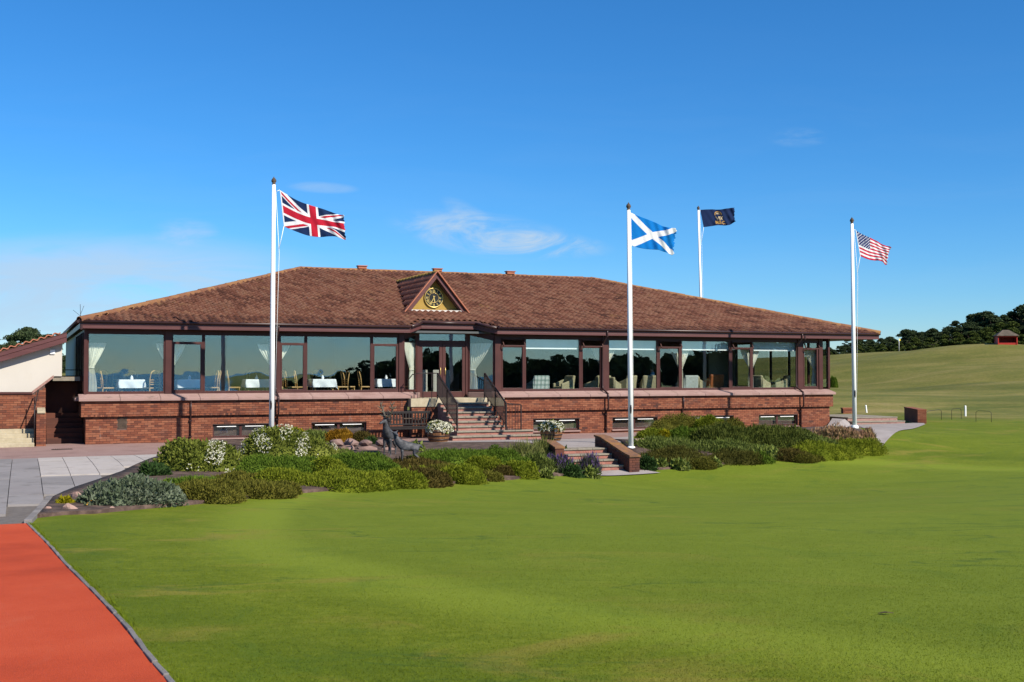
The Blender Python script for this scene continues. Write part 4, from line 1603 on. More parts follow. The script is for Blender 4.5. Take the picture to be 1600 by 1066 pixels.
for i in range(6):
    a, b = s_at(74, .9), -.02
    ps.b2((a, 1.2 + i * .18, -.3), (.2, 1.38 + i * .18, .17 * (i + 1)))
ps.obj('passage_steps', M['brick_shaded'], bw, bevel=.01)
cs = thing('cream_steps', 'four pale worn stone steps at the left picture edge beside the brick pier', 'steps', (EX, EY, 0), R(23))
s1 = s_at(55, -.2)
g0 = g1(*W(-2, -.4)[:2])
for i in range(4):
    MB().b2((s1 - 6, -.42 + i * .3, -.4), (s1, BT - .02 - .001 * i, g0 + .14 * (i + 1))).obj('step', M['cream_stone'], cs, bevel=.02)
pier = thing('brick_pier', 'small brick pier with black handrail between the cream steps and the dark passage', 'pier', (EX, EY, 0), R(23))
a, b = s_at(58, -.2), s_at(73, -.2)
ph = wp(66, 646, -.2).z
MB().b2((a + .012, -.188, -.3), (b - .012, .75, ph)).obj('core', M['mortar'], pier)
brickwork('brickwork', [(brick_cells(b - a, ph + .02), (a, -.2, 0), FX, FN), (brick_cells(.9, ph + .02), (b, -.2, 0), (0, 1, 0), (1, 0, 0))], pier)
MB().prism([(b - .02, -.24, ph + .0), (b - .02, .7, ph + .10), (b - .02, .7, ph + .17), (b - .02, -.24, ph + .07)], (-(b - a) + .04, 0, 0)).obj('pier_cap', M['cream_stone'], pier, bevel=.01)
MB().tube([(a - .06, -.22, .05), (a - .06, -.22, ph + .12), (a + .05, .5, ph + .75)], .022, 6).tube([(a - .06, .3, .2), (a - .06, .3, ph + .55)], .018, 6).obj('handrail', M['iron'], pier)

# ------------------------------------------------------------------ garden steps with sloping cheek walls
gs = thing('garden_steps', 'four brick and stone steps down to the green between the flower beds', 'steps', (EX, EY, 0), R(23))
for i in range(4):
    zt = .03 - i * .155
    t0 = -8.25 - i * .37
    rs = MB().b2((13.95, t0 - .33, -1.1), (15.52, t0 + (.3 if i == 0 else .04), zt - .05)).obj('step', M['riser'], gs, bevel=.006)
    brickwork('riser_bricks', [([(x, x + .21, 0, .09) for x in np.arange(0, 1.5, .225)], (13.96, t0 - .333, zt - .15), FX, FN)], rs, M['brick_pale'])
    for k in range(3):
        MB().b2((13.95 + k * .523 + .003, t0 - .37, zt - .05), (13.95 + (k + 1) * .523 - .003, t0 + (.3 if i == 0 else .02), zt)).obj('tread', M['tread'], rs, bevel=.012)
lp = [W(13.95, -9.5), W(16.0, -9.6), W(16.5, -10.3), W(13.7, -10.35)]
sheet('step_apron', [(p.x, p.y) for p in lp], .034, M['asphalt'], .5)
for s0, s1, lab in ((15.54, 15.90, 'sloping brick cheek wall with orange lichen cap right of the garden steps'), (13.62, 13.93, 'sloping brick cheek wall half hidden by plants left of the garden steps')):
    w = thing('cheek_wall', lab, 'wall', (EX, EY, 0), R(23))
    if s0 < 15:
        MB().prism([(s0, -7.6, -.8), (s0, -8.75, -.8), (s0, -8.75, .05), (s0, -8.1, .20), (s0, -7.6, .22)], (s1 - s0, 0, 0)).obj('core', M['brick_shaded'], w, bevel=.01)
        for (ta, za), (tb_, zb) in (((-7.58, .22), (-8.1, .20)), ((-8.1, .20), (-8.78, .05))):
            for k in range(5):
                MB().prism([(s0 - .02, ta + (tb_ - ta) * k / 5 - .004, za + (zb - za) * k / 5), (s0 - .02, ta + (tb_ - ta) * (k + 1) / 5 + .004, za + (zb - za) * (k + 1) / 5), (s0 - .02, ta + (tb_ - ta) * (k + 1) / 5 + .004, za + (zb - za) * (k + 1) / 5 + .06), (s0 - .02, ta + (tb_ - ta) * k / 5 - .004, za + (zb - za) * k / 5 + .06)], (s1 - s0 + .04, 0, 0)).obj('cap_brick', M['lichen_cap'], w, bevel=.01)
        continue
    pr = [(-7.7, -1.0), (-10.05, -1.0), (-10.05, -.16), (-9.75, -.10), (-8.1, .32), (-7.7, .36)]
    MB().prism([(s0 + .012, t if t > -10 else t + .012, z - .02) for t, z in pr], (s1 - s0 - .024, 0, 0)).obj('core', M['mortar'], w)
    top = lambda c: c[3] - .72 < (.26 if c[0] < .6 else .26 - (c[0] - .6) * .245)
    cells = [c for c in brick_cells(2.32, 1.1) if top((c[1], 0, 0, c[3]))]
    Vo = (s0, -7.72, -.72)
    brickwork('brickwork', [(cells, Vo, (0, -1, 0), (-1, 0, 0)), (brick_cells(s1 - s0, .52), (s0, -10.05, -.72), FX, FN), (cells, (s1, -7.72, -.72), (0, -1, 0), (1, 0, 0))], w, M['brick_shaded'])
    capl = [(-7.66, .36), (-8.1, .32), (-9.75, -.10), (-10.1, -.16)]
    for (ta, za), (tb_, zb) in zip(capl, capl[1:]):
        n = max(1, round(abs(tb_ - ta) / .12))
        for k in range(n):
            u0, u1 = k / n, (k + 1) / n
            a_, b_ = (ta + (tb_ - ta) * u0 - .004, za + (zb - za) * u0), (ta + (tb_ - ta) * u1 + .004, za + (zb - za) * u1)
            MB().prism([(s0 - .02, a_[0], a_[1] - .02), (s0 - .02, b_[0], b_[1] - .02), (s0 - .02, b_[0], b_[1] + .045), (s0 - .02, a_[0], a_[1] + .045)], (s1 - s0 + .04, 0, 0)).obj('cap_brick', M['lichen_cap'], w, bevel=.01)

# ------------------------------------------------------------------ right of the clubhouse: ramp, terrace steps, walls, posts
def gpt(px, py):
    p = ground(px, py)
    return p


p = gpt(1420, 681)
asp = [G(1378, 699), G(1368, 684), G(1345, 668), G(1300, 667), G(1296, 657), G(1345, 664.5), G(1414, 662.5), G(1441, 661), G(1446, 664)]
sheet('terrace_path', asp, .03, M['asphalt'], .8)
ra, rb, rc, rd = gpt(1290, 669), gpt(1326, 668), gpt(1332, 657), gpt(1304, 655)
up = Vector((0, 0, .24))
rp = MB().add([ra, rb, rc + up, rd + up, ra - up, rb - up, rc - up, rd - up], [(0, 1, 2, 3), (0, 4, 5, 1), (1, 5, 6, 2), (2, 6, 7, 3), (3, 7, 4, 0)])
tag(rp.obj('concrete_ramp', M['asphalt'], bevel=.01), 'pale concrete ramp rising beside the right end of the clubhouse', 'ramp')
st = thing('terrace_steps', 'two long low brick steps leading to the far terrace right of the clubhouse', 'steps')
a, b = gpt(1336, 664.5), gpt(1414, 662.5)
d = (b - a)
d.z = 0
dn = Vector((-d.y, d.x, 0)).normalized()
zt = min(a.z, b.z)
for i in range(2):
    lo, hi = zt - .3, zt + .17 * (i + 1)
    q = [a + dn * (.55 * i), b + dn * (.55 * i), b + dn * (.55 * i + (.7 if i == 0 else 3.5)), a + dn * (.55 * i + (.7 if i == 0 else 3.5))]
    MB().prism([(v.x, v.y, hi - .05) for v in q], (0, 0, lo - hi + .05)).obj('step', M['riser'], st)
    e = -dn * .03
    MB().prism([(v.x, v.y, hi) for v in (q[0] + e, q[1] + e, q[2], q[3])], (0, 0, -.05)).obj('tread', M['tread'], st, bevel=.01)
for (pa, pb2, h, lab) in (((1413, 656.5), (1434, 662), .62, 'low brick wall ending the terrace steps at the edge of the green'), ((1314, 646), (1317.5, 646.5), .28, 'short stub of brick wall far beyond the clubhouse right corner')):
    a, b = gpt(*pa), gpt(*pb2)
    w = thing('brick_wall', lab, 'wall')
    d = (b - a)
    d.z = 0
    d.normalize()
    n = Vector((-d.y, d.x, 0))
    wdt = .40 if h > .5 else .8
    nn = n * wdt if n.x > 0 else -n * wdt
    z = min(a.z, b.z)
    MB().prism([(v.x, v.y, z + h) for v in (a, b, b + nn, a + nn)], (0, 0, -h - .3)).obj('core', M['brick'], w, bevel=.01)
    L = (b - a).length
    brickwork('brickwork', [(brick_cells(wdt, h), tuple(Vector((b.x, b.y, z)) + d * .012), tuple(nn.normalized()), tuple(d))], w)
    MB().prism([(v.x, v.y, z + h + .06) for v in (a - nn * .05, b - nn * .05, b + nn * 1.05, a + nn * 1.05)], (0, 0, -.06)).obj('wall_cap', M['brick'], w, bevel=.012)
for px, py, top, lab in ((1354, 645, 633, 'leaning short white marker post behind the right flagpole'), (1508.5, 650.5, 634, 'white marker post between the wire hoops at far right')):
    p = gpt(px, py)
    h = (py - top) / FPX * p.y
    t_ = MB().lathe([(.05, -.2), (.05, h - .03), (.035, h), (0, h)], n=10, smooth=False).obj('marker_post', M['white'], None, p)
    t_.rotation_euler = (0, R(-6) if px < 1400 else 0, 0)
    tag(t_, lab, 'post', 'white marker posts')
for (x0, y0), (x1, y1), lab in (((1447, 660), (1471, 656), 'left wire hoop stuck in the grass at far right'), ((1487, 656), (1502, 655), 'middle low wire hoop left of the white post'), ((1525, 659), (1549, 660), 'right wire hoop stuck in the grass beyond the white post')):
    a, b = gpt(x0, y0), gpt(x1, y1)
    h = 17 / FPX * a.y
    c = [a - Vector((0, 0, .1)), a + Vector((0, 0, h * .85)), a.lerp(b, .12) + Vector((0, 0, h)), a.lerp(b, .88) + Vector((0, 0, h)), b + Vector((0, 0, h * .85)), b - Vector((0, 0, .1))]
    tag(MB().tube(c, .011, 6).obj('wire_hoop', M['iron']), lab, 'hoop', 'wire hoops on the turf')

# shelter on the hill
hp = gpt(1572, 552)


def crest(px):
    Y = np.arange(150, 216, .5)
    x = (px - 800) / FPX * Y
    return float(Y[np.argmax((gz(x, Y) - EYE) / Y)])


HY = crest(1572) - 1
hx = (1572 - 800) / FPX * HY
hz = min(g1(hx, HY), g1(hx + 1.5, HY - 1), g1(hx - 1.5, HY - 1))
hut = thing('shelter', 'small red open shelter with grey pyramid roof on the hill by the wood', 'shelter', (hx, HY, hz - .1), R(-10))
hut.scale = (.74, .74, .76)
hw, hd, hh = 1.65, 1.3, 1.75
for x in (-hw, hw):
    for y in (-hd, hd):
        MB().b2((x - .09, y - .09, -.5), (x + .09, y + .09, hh)).obj('corner_post', M['red_paint'], hut)
MB().b2((-hw, hd - .06, 0), (hw, hd, hh)).obj('back_wall', M['red_paint'], hut)
for x in (-hw, hw - .06):
    MB().b2((x, -hd + .1, 0), (x + .06, hd - .07, hh)).obj('side_wall', M['red_paint'], hut)
MB().b2((-hw + .1, -hd, 0), (hw - .1, -hd + .06, .42)).obj('front_board', M['red_paint'], hut)
MB().b2((-hw + .1, -hd, 1.45), (hw - .1, -hd + .06, hh)).obj('front_board', M['red_paint'], hut)
MB().b2((-hw + .1, .7, .4), (hw - .1, 1.15, .46)).obj('bench_seat', M['red_paint'], hut)
e, rz0, rz1, rr = .35, hh - .02, hh + 1.05, .55
b4 = [(-hw - e, -hd - e, rz0), (hw + e, -hd - e, rz0), (hw + e, hd + e, rz0), (-hw - e, hd + e, rz0)]
mbh = MB().add(b4 + [(-rr, 0, rz1), (rr, 0, rz1)] + [(x, y, z - .08) for x, y, z in b4], [(0, 1, 5, 4), (2, 3, 4, 5), (3, 0, 4), (1, 2, 5), (0, 6, 7, 1), (1, 7, 8, 2), (2, 8, 9, 3), (3, 9, 6, 0), (6, 9, 8, 7)])
mbh.obj('roof', M['shingle'], hut)
PY = crest(1405) - 1
pp = Vector(((1405 - 800) / FPX * PY, PY, 0))
pp.z = g1(pp.x, pp.y)
fl_ = thing('golf_pin', 'tiny golf pin with yellow flag on the crest of the hill', 'golf pin', pp)
MB().tube([(0, 0, -.2), (0, 0, 2.0)], .03, 6).obj('pin_rod', M['white'], fl_)
MB().prism([(0, 0, 1.6), (.24, .03, 1.68), (.24, .03, 1.9), (0, 0, 2.0)], (0, .02, 0)).obj('pin_flag', M['yellow'], fl_)

# ------------------------------------------------------------------ flagpoles and flags


def pole(px_b, py_b, px_t, py_t, Y, zb, r, lab, cleat=True):
    top = at(px_t, py_t, Y)
    base = Vector(((px_b - 800) / FPX * Y, Y, zb))
    bz = at(px_b, py_b, Y)
    base = Vector((bz.x, Y, min(bz.z, g1(bz.x, Y)) - .15))
    o = thing('flagpole', lab, 'flagpole', base, 0, 'white flagpoles')
    v = top - base
    L = v.length - .22
    d = v.normalized()
    MB().tube([Vector((0, 0, 0)), d * L * .5, d * L], [r, r * .88, r * .66], 16).obj('pole', M['white'], o)
    fb = MB().lathe([(.0, -.02), (r * .7, -.02), (r * .7, .01), (.04, .02), (.078, .07), (.082, .11), (.06, .16), (.022, .20), (.008, .235), (0, .24)], d * L, 14)
    fb.obj('finial', M['bark'], o)
    if cleat:
        MB().box(d * 1.55 + Vector((0, -r - .01, 0)), (.05, .05, .16)).box(d * 1.55 + Vector((0, -r - .03, 0)), (.03, .05, .28)).obj('cleat', M['iron'], o)
    MB().lathe([(r * 1.6, -.05), (r * 1.6, .18 + .1), (r * 1.05, .22 + .1)], n=16).obj('pole_collar', M['white'], o)
    return o, base, d, L


P1 = pole(424, 682, 428, 277, 37.0, 0, .088, 'white flagpole flying the red, white and blue crossed flag in front of the dining windows')
P3 = pole(986, 705, 982, 317, 38.6, 0, .088, 'white flagpole flying the blue flag with a white diagonal cross by the garden steps')
P4 = pole(1335.5, 671, 1331, 340, 45.5, 0, .088, 'white flagpole flying the stars and stripes at the right end of the bed')
P2 = pole(1100, 640, 1091, 322, 66.0, 0, .085, 'slim white flagpole flying the navy flag behind the clubhouse roof', False)


def halyard(o, d, L, pts):
    MB().tube(pts, .009, 5).obj('halyard', M['white'], o)


def seg_dist(X, Y, a, b):
    a, b = np.array(a), np.array(b)
    d = b - a
    t = np.clip(((X - a[0]) * d[0] + (Y - a[1]) * d[1]) / (d @ d), 0, 1)
    return np.hypot(X - a[0] - t * d[0], Y - a[1] - t * d[1])


RED, WHT, NVY, BLU, GLD = (.50, .022, .045), (.80, .80, .80), (.018, .035, .10), (.012, .20, .58), (.62, .36, .09)


def union(U, Vv):
    x, y = U * 60 - 30, Vv * 30 - 15
    C = np.empty(U.shape + (3,))
    C[:] = NVY
    q = 5 ** .5 / 2
    da, db = (y - x / 2) / q, (y + x / 2) / q
    C[(abs(da) < 3) | (abs(db) < 3)] = WHT
    for dd in (da, db):
        C[np.where(x < 0, (dd > -2) & (dd < 0), (dd > 0) & (dd < 2))] = RED
    C[(abs(x) < 5) | (abs(y) < 5)] = WHT
    C[(abs(x) < 3) | (abs(y) < 3)] = RED
    C[U < .018] = WHT
    return C


def saltire(U, Vv):
    x, y = U * 5 - 2.5, Vv * 3 - 1.5
    C = np.empty(U.shape + (3,))
    C[:] = BLU
    n = math.hypot(5, 3)
    C[(abs(3 * x - 5 * y) / n < .30) | (abs(3 * x + 5 * y) / n < .30)] = WHT
    return C


def stripes(U, Vv):
    C = np.empty(U.shape + (3,))
    k = np.floor((1 - Vv) * 13).astype(int) % 2
    C[k == 0] = (.55, .03, .07)
    C[k == 1] = WHT
    can = (U < .40) & (Vv > 6 / 13)
    C[can] = (.03, .045, .16)
    su, sv = U / .40 * 11, (Vv - 6 / 13) / (7 / 13) * 9
    iu, iv = np.round(su - .5) + .5, np.round(sv - .5) + .5
    par = ((np.floor(su) + np.floor(sv)).astype(int) % 2 == 0)
    C[can & par & (np.hypot(su - iu, (sv - iv) * .8) < .34)] = WHT
    C[U < .02] = WHT
    return C


def crest(U, Vv):
    """navy club flag: gold ring and mark above the letters N.G.C."""
    X, Y = U * 2, Vv
    C = np.empty(U.shape + (3,))
    C[:] = (.020, .035, .095)
    w = .022

    def stroke(pts, col, ww=w):
        for a, b in zip(pts, pts[1:]):
            C[seg_dist(X, Y, a, b) < ww] = col
    pale = (.62, .50, .30)
    arc = [(.98 + .17 * math.cos(t), .70 + .17 * math.sin(t)) for t in np.linspace(-.3, math.pi + .3, 16)]
    stroke(arc, GLD, .022)
    stroke([(.90, .72), (.95, .80), (.98, .70), (1.02, .80), (1.06, .70)], pale, .018)
    stroke([(.84, .54), (.92, .36), (1.0, .54)], pale)
    stroke([(1.04, .36), (1.04, .54)], pale)
    stroke([(1.10, .54), (1.20, .36)], pale)
    stroke([(1.20, .54), (1.10, .36)], pale)
    b, t = .10, .27
    stroke([(.80, b), (.80, t), (.91, b), (.91, t)], GLD, .024)
    g = [(1.04 + .065 * math.cos(a), .185 + .085 * math.sin(a)) for a in np.linspace(.7, 5.6, 12)]
    stroke(g + [(1.105, .18), (1.05, .18)], GLD, .022)
    c = [(1.28 + .065 * math.cos(a), .185 + .085 * math.sin(a)) for a in np.linspace(.8, 5.5, 12)]
    stroke(c, GLD, .022)
    for x in (.965, 1.16, 1.385):
        C[np.hypot(X - x, Y - b) < .022] = GLD
    return C


def flagmat(name):
    m, nt, p = newmat(name)
    a = nt.nodes.new('ShaderNodeVertexColor')
    a.layer_name = 'print'
    nt.nodes.remove(p)
    d = nt.nodes.new('ShaderNodeBsdfDiffuse')
    t = nt.nodes.new('ShaderNodeBsdfTranslucent')
    mx = nt.nodes.new('ShaderNodeMixShader')
    mx.inputs[0].default_value = .32
    nt.links.new(a.outputs[0], d.inputs[0])
    nt.links.new(a.outputs[0], t.inputs[0])
    nt.links.new(d.outputs[0], mx.inputs[1])
    nt.links.new(t.outputs[0], mx.inputs[2])
    nt.links.new(mx.outputs[0], nt.nodes['Material Output'].inputs[0])
    return m


M['flag'] = flagmat('flag_cloth')


def flag(design, tl, bl, tr, br, Y, label, amp=.10, ph=0.0, sag=.0, tear=.02, yaw=.25, nu=150, nv=76):
    TLp, BLp, TRp, BRp = (at(*p_, Y) for p_ in (tl, bl, tr, br))
    u, v = np.meshgrid(np.linspace(0, 1, nu + 1), np.linspace(0, 1, nv + 1))
    L = (TRp - TLp).length
    P = np.zeros(u.shape + (3,))
    edge = tear * (.5 + .5 * np.sin(v * 41 + ph) * np.sin(v * 17 + 1)) * sstep((u - .8) / .2)
    uu = u - edge
    for k in range(3):
        P[..., k] = (TLp[k] * v + BLp[k] * (1 - v)) * (1 - uu) + (TRp[k] * v + BRp[k] * (1 - v)) * uu
    env = uu ** .8 * (.4 + .6 * uu)
    w = np.sin(2 * np.pi * (1.55 * uu + .45 * (1 - v)) + ph) + .45 * np.sin(2 * np.pi * (3.1 * uu - .8 * v) + ph * 2 + 1) + .25 * np.sin(2 * np.pi * (5.3 * uu + 1.3 * v) + ph)
    P[..., 1] += amp * env * w + yaw * L * uu
    P[..., 2] += .028 * L * env * np.sin(2 * np.pi * (1.3 * uu + .2 * v) + ph + 1.2) - sag * uu * (1 - uu) * 4 * L * .2
    P[..., 2] -= .05 * L * sstep((uu - .82) / .18) * (1 - v) * np.sin(ph + v * 5)
    org = np.array(TLp)
    Vt = (P - org).reshape(-1, 3)
    n = nu + 1
    i = (np.arange(nv)[:, None] * n + np.arange(nu)[None]).ravel()
    F = np.stack([i, i + 1, i + n + 1, i + n], 1)
    me = np_mesh('flag', Vt, F, M['flag'], smooth=True)
    uc = (u[:-1, :-1] + u[1:, 1:]) / 2
    vc = (v[:-1, :-1] + v[1:, 1:]) / 2
    col = design(uc, vc).reshape(-1, 3)
    ca_ = me.color_attributes.new('print', 'FLOAT_COLOR', 'CORNER')
    ca_.data.foreach_set('color', np.repeat(np.concatenate([col, np.ones((len(col), 1))], 1), 4, 0).astype(np.float32).ravel())
    o = link('flag', me, None, TLp)
    so = o.modifiers.new('cloth', 'SOLIDIFY')
    so.thickness = .006
    tag(o, label, 'flag', 'flags on the white poles')
    return TLp, BLp


def ropes(pl, Y, TLp, BLp, x_end, y_end):
    o, base, d, L = pl
    t0 = d * (L - .25) + Vector((.07, -.02, 0))
    low = at(x_end, y_end, Y) - base
    MB().tube([t0, TLp - base], .010, 5).tube([BLp - base, (BLp - base).lerp(low, .5) + Vector((.0, 0, -.02)), low], .010, 5).tube([t0, low * .98 + Vector((.02, 0, 0)), d * 1.6 + Vector((.10, -.03, 0))], .008, 5).obj('halyard', M['white'], o)


a, b = flag(union, (437, 297), (443.5, 354), (536, 331), (538, 368), 37.0, 'red, white and blue crossed flag rippling on the leftmost pole', .11, .6, .35, .02, .2)
ropes(P1, 37.0, a, b, 435.5, 390)
a, b = flag(saltire, (983, 331), (983.5, 383), (1061, 356), (1056, 392), 38.6, 'bright blue flag with white diagonal cross', .11, 2.2, .15, .05, .2)
ropes(P3, 38.6, a, b, 986, 400)
a, b = flag(crest, (1094, 328), (1099.5, 355), (1150, 325), (1150, 349), 66.0, 'small dark navy flag with gold emblem and letters behind the roof', .16, 4.0, -.0, .03, .1)
ropes(P2, 66.0, a, b, 1096, 380)
a, b = flag(stripes, (1337, 360), (1344, 400.5), (1396, 384), (1391, 409), 45.5, 'striped flag with a star-spangled blue canton on the rightmost pole', .10, 1.4, .15, .05, .2)
ropes(P4, 45.5, a, b, 1339.5, 427)

# ------------------------------------------------------------------ bodies grown over a skeleton


def skin_mesh(name, joints, edges, mat, parent=None, loc=(0, 0, 0), rz=0.0, scale=1.0, levels=2, root=0):
    me = bpy.data.meshes.new(name)
    me.from_pydata([j[0] for j in joints], edges, [])
    o = link(name, me, parent, loc, rz)
    o.scale = (scale,) * 3
    o.modifiers.new('skin', 'SKIN')
    for i, j in enumerate(joints):
        r = j[1]
        me.skin_vertices[0].data[i].radius = (r, r) if isinstance(r, (int, float)) else r
        me.skin_vertices[0].data[i].use_root = (i == root)
    o.modifiers['skin'].use_smooth_shade = True
    s = o.modifiers.new('smooth', 'SUBSURF')
    s.levels = s.render_levels = levels
    me.materials.append(mat)
    return o


def deer(name, label, cat, px, py, rz, scale, antlers, head_turn):
    """standing bronze deer; +x is forward, z up, metres at full size"""
    c, s = math.cos(head_turn), math.sin(head_turn)
    H = lambda f, l, z: (.50 + f * c - l * s, f * s + l * c, z)
    J, E = [], []

    def n(p, r, par=None):
        J.append((p, r))
        if par is not None:
            E.append((par, len(J) - 1))
        return len(J) - 1
    pelvis = n((-.50, 0, .90), (.17, .19))
    mid = n((-.18, 0, .88), (.18, .20), pelvis)
    sh = n((.14, 0, .92), (.17, .22), mid)
    nb = n((.31, 0, 1.06), (.17, .20), sh)
    nm_ = n((.41, 0, 1.24), (.135, .15), nb)
    nt_ = n((.49, 0, 1.39), .085, nm_)
    hd = n(H(.03, 0, 1.47), .088, nt_)
    mz = n(H(.17, 0, 1.42), .060, hd)
    n(H(.28, 0, 1.37), .040, mz)
    for l in (-1, 1):
        e1 = n(H(-.02, l * .085, 1.53), .030, hd)
        e2 = n(H(-.05, l * .16, 1.57), .034, e1)
        n(H(-.06, l * .22, 1.59), .012, e2)
    for l in (-1, 1):
        a = n((.17, l * .12, .74), .085, sh)
        b = n((.15, l * .13, .46), .050, a)
        k = n((.17, l * .13, .40), .044, b)
        d = n((.15, l * .13, .14), .030, k)
        e = n((.17, l * .13, .05), .036, d)
        n((.22, l * .13, .02), .034, e)
    for l in (-1, 1):
        a = n((-.46, l * .13, .74), .12, pelvis)
        b = n((-.36, l * .14, .52), .070, a)
        k = n((-.58, l * .14, .38), .042, b)
        d = n((-.54, l * .14, .12), .030, k)
        e = n((-.51, l * .14, .05), .036, d)
        n((-.46, l * .14, .02), .034, e)
    t = n((-.68, 0, .92), .045, pelvis)
    n((-.76, 0, .80), .03, t)
    p = ground(px, py)
    o = thing(name, label, cat, (p.x, p.y, p.z), rz)
    o.scale = (scale,) * 3
    skin_mesh('body', J, E, M['bronze'], o)
    MB().prism([(-.85, -.32, -.35), (.45, -.32, -.35), (.45, .32, -.35), (-.85, .32, -.35)], (0, 0, .36)).obj('plinth', M['rock'], o, bevel=.03)
    if antlers:
        for l in (-1, 1):
            an = MB()
            beam = [H(-.02, l * .05, 1.53), H(-.06, l * .14, 1.66), H(-.12, l * .27, 1.80), H(-.12, l * .36, 1.97), H(-.05, l * .37, 2.12), H(-.0, l * .33, 2.24)]
            an.tube(beam, [.045, .042, .038, .034, .028, .010], 7)
            for i, tip in ((1, H(.16, l * .16, 1.74)), (2, H(.10, l * .28, 1.93)), (3, H(.10, l * .40, 2.08)), (4, H(-.17, l * .42, 2.26)), (3, H(-.26, l * .42, 2.08))):
                q = Vector(beam[i])
                tp = Vector(tip)
                an.tube([q, q.lerp(tp, .55) + Vector((0, 0, -.02)), tp], [.032, .024, .008], 6)
            an.obj('antler', M['antler'], o)
    return o


deer('stag_statue', 'dark bronze stag statue with branching antlers standing among the heather', 'statue', 607, 714, R(-100), .70, True, R(-38))
deer('doe_statue', 'smaller dark bronze doe statue without antlers right beside the stag', 'statue', 634, 728, R(-172), .60, False, R(120))

# ------------------------------------------------------------------ bench against the landing wall
bs0, bs1 = s_at(601, -.75), s_at(674, -.75)
bench = thing('garden_bench', 'dark slatted wooden bench against the brick wall left of the entrance stair', 'bench', W((bs0 + bs1) / 2, -.95, g1(*W(12, -1)[:2]) + .03), R(23))
bl = (bs1 - bs0) / 2
for x in (-bl, bl - .07):
    MB().b2((x, -.28, 0), (x + .07, -.21, .66)).obj('leg', M['dark_wood'], bench, bevel=.008)
    MB().prism([(x, .20, 0), (x + .07, .20, 0), (x + .07, .27, 0), (x, .27, 0)], (0, .06, .98)).obj('leg', M['dark_wood'], bench, bevel=.008)
    MB().b2((x - .01, -.32, .66), (x + .08, .26, .70)).obj('armrest', M['dark_wood'], bench, bevel=.01)
for i in range(5):
    MB().b2((-bl + .02, -.26 + i * .1, .41), (bl - .02, -.18 + i * .1, .44)).obj('seat_slat', M['dark_wood'], bench, bevel=.005)
MB().b2((-bl + .07, -.25, .34), (bl - .07, -.22, .41)).obj('apron', M['dark_wood'], bench)
for z, h in ((.94, .09), (.50, .06), (.70, .035)):
    y = .20 + .06 * z
    MB().b2((-bl + .0701, y, z - h / 2), (bl - .0701, y + .045, z + h / 2)).obj('back_rail', M['dark_wood'], bench, bevel=.008)
sl = MB().b2((-.025, -.008, .53), (.025, .012, .90)).mesh('back_slat', M['dark_wood'])
for i in range(14):
    link('back_slat', sl, bench, (-bl + .13 + i * (2 * bl - .26) / 13, .25, 0))
MB().b2((-.16, .225, .70), (.16, .243, .735)).obj('name_plate', M['bark'], bench)

# ------------------------------------------------------------------ leaves, mounds, shrubs


def unit(a):
    return a / np.maximum(np.linalg.norm(a, axis=1, keepdims=True), 1e-9)


def leaf_quads(P, A, ln, wd, fold=.15):
    n = len(P)
    A = unit(A)
    B = unit(np.cross(A, rng.normal(size=(n, 3))))
    N = np.cross(A, B)
    ln = ln * rng.uniform(.7, 1.3, (n, 1))
    wd = wd * rng.uniform(.7, 1.3, (n, 1))
    V = np.stack([P, P + A * ln * .5 + B * wd * .5 + N * wd * fold, P + A * ln, P + A * ln * .5 - B * wd * .5 + N * wd * fold], 1)
    return V.reshape(-1, 3), np.arange(n * 4).reshape(-1, 4)


def dome_points(domes, n, lo=.80, hi=1.04, floor=-.05):
    """points and outward directions on a heap of half ellipsoids (centre, rx, ry, rz)"""
    D = np.array(domes)
    ar = D[:, 3] * D[:, 4] + D[:, 5] * (D[:, 3] + D[:, 4])
    k = rng.choice(len(D), n, p=ar / ar.sum())
    d = unit(rng.normal(size=(n, 3)))
    d[:, 2] = np.abs(d[:, 2]) * 1.1 - .12
    d = unit(d)
    r = rng.uniform(lo, hi, (n, 1))
    P = D[k, :3] + d * D[k, 3:6] * r
    nrm = unit(d / D[k, 3:6])
    keep = P[:, 2] > floor
    # drop what is buried deep inside a neighbour
    for c in D:
        q = (((P - c[:3]) / c[3:6]) ** 2).sum(1) < .55
        keep &= ~q
    return P[keep], nrm[keep]


def make_domes(rx, ry, h, k):
    out = []
    for i in range(k):
        a = 2 * math.pi * (i + rng.uniform(-.3, .3)) / max(k, 1)
        f = math.sqrt(rng.uniform(.05, .75)) if k > 1 else 0
        x, y = math.cos(a) * f * rx * .72, math.sin(a) * f * ry * .72
        sc = rng.uniform(.40, .58) if k > 3 else .75
        hz = h * (1.0 - .45 * f * f) * rng.uniform(.85, 1.05)
        out.append((x, y, 0, rx * sc, ry * sc, hz))
    out.append((0, 0, 0, rx * .82, ry * .82, h * .80))
    return out


def core_mesh(domes, sc, mat):
    Vs, Fs, o = [], [], 0
    nu, nv = 12, 5
    for cx, cy, cz, rx, ry, rz in domes:
        V = []
        for j in range(nv + 1):
            ph = j / nv * math.pi / 2
            for i in range(nu):
                th = 2 * math.pi * i / nu
                V.append((cx + rx * sc * math.cos(ph) * math.cos(th), cy + ry * sc * math.cos(ph) * math.sin(th), cz - .1 + (rz * sc + .06) * math.sin(ph)))
        Vs.append(np.array(V))
        Fs.append(np.array([(j * nu + i, j * nu + (i + 1) % nu, (j + 1) * nu + (i + 1) % nu, (j + 1) * nu + i) for j in range(nv) for i in range(nu)]) + o)
        o += len(V)
    return np.concatenate(Vs), np.concatenate(Fs)


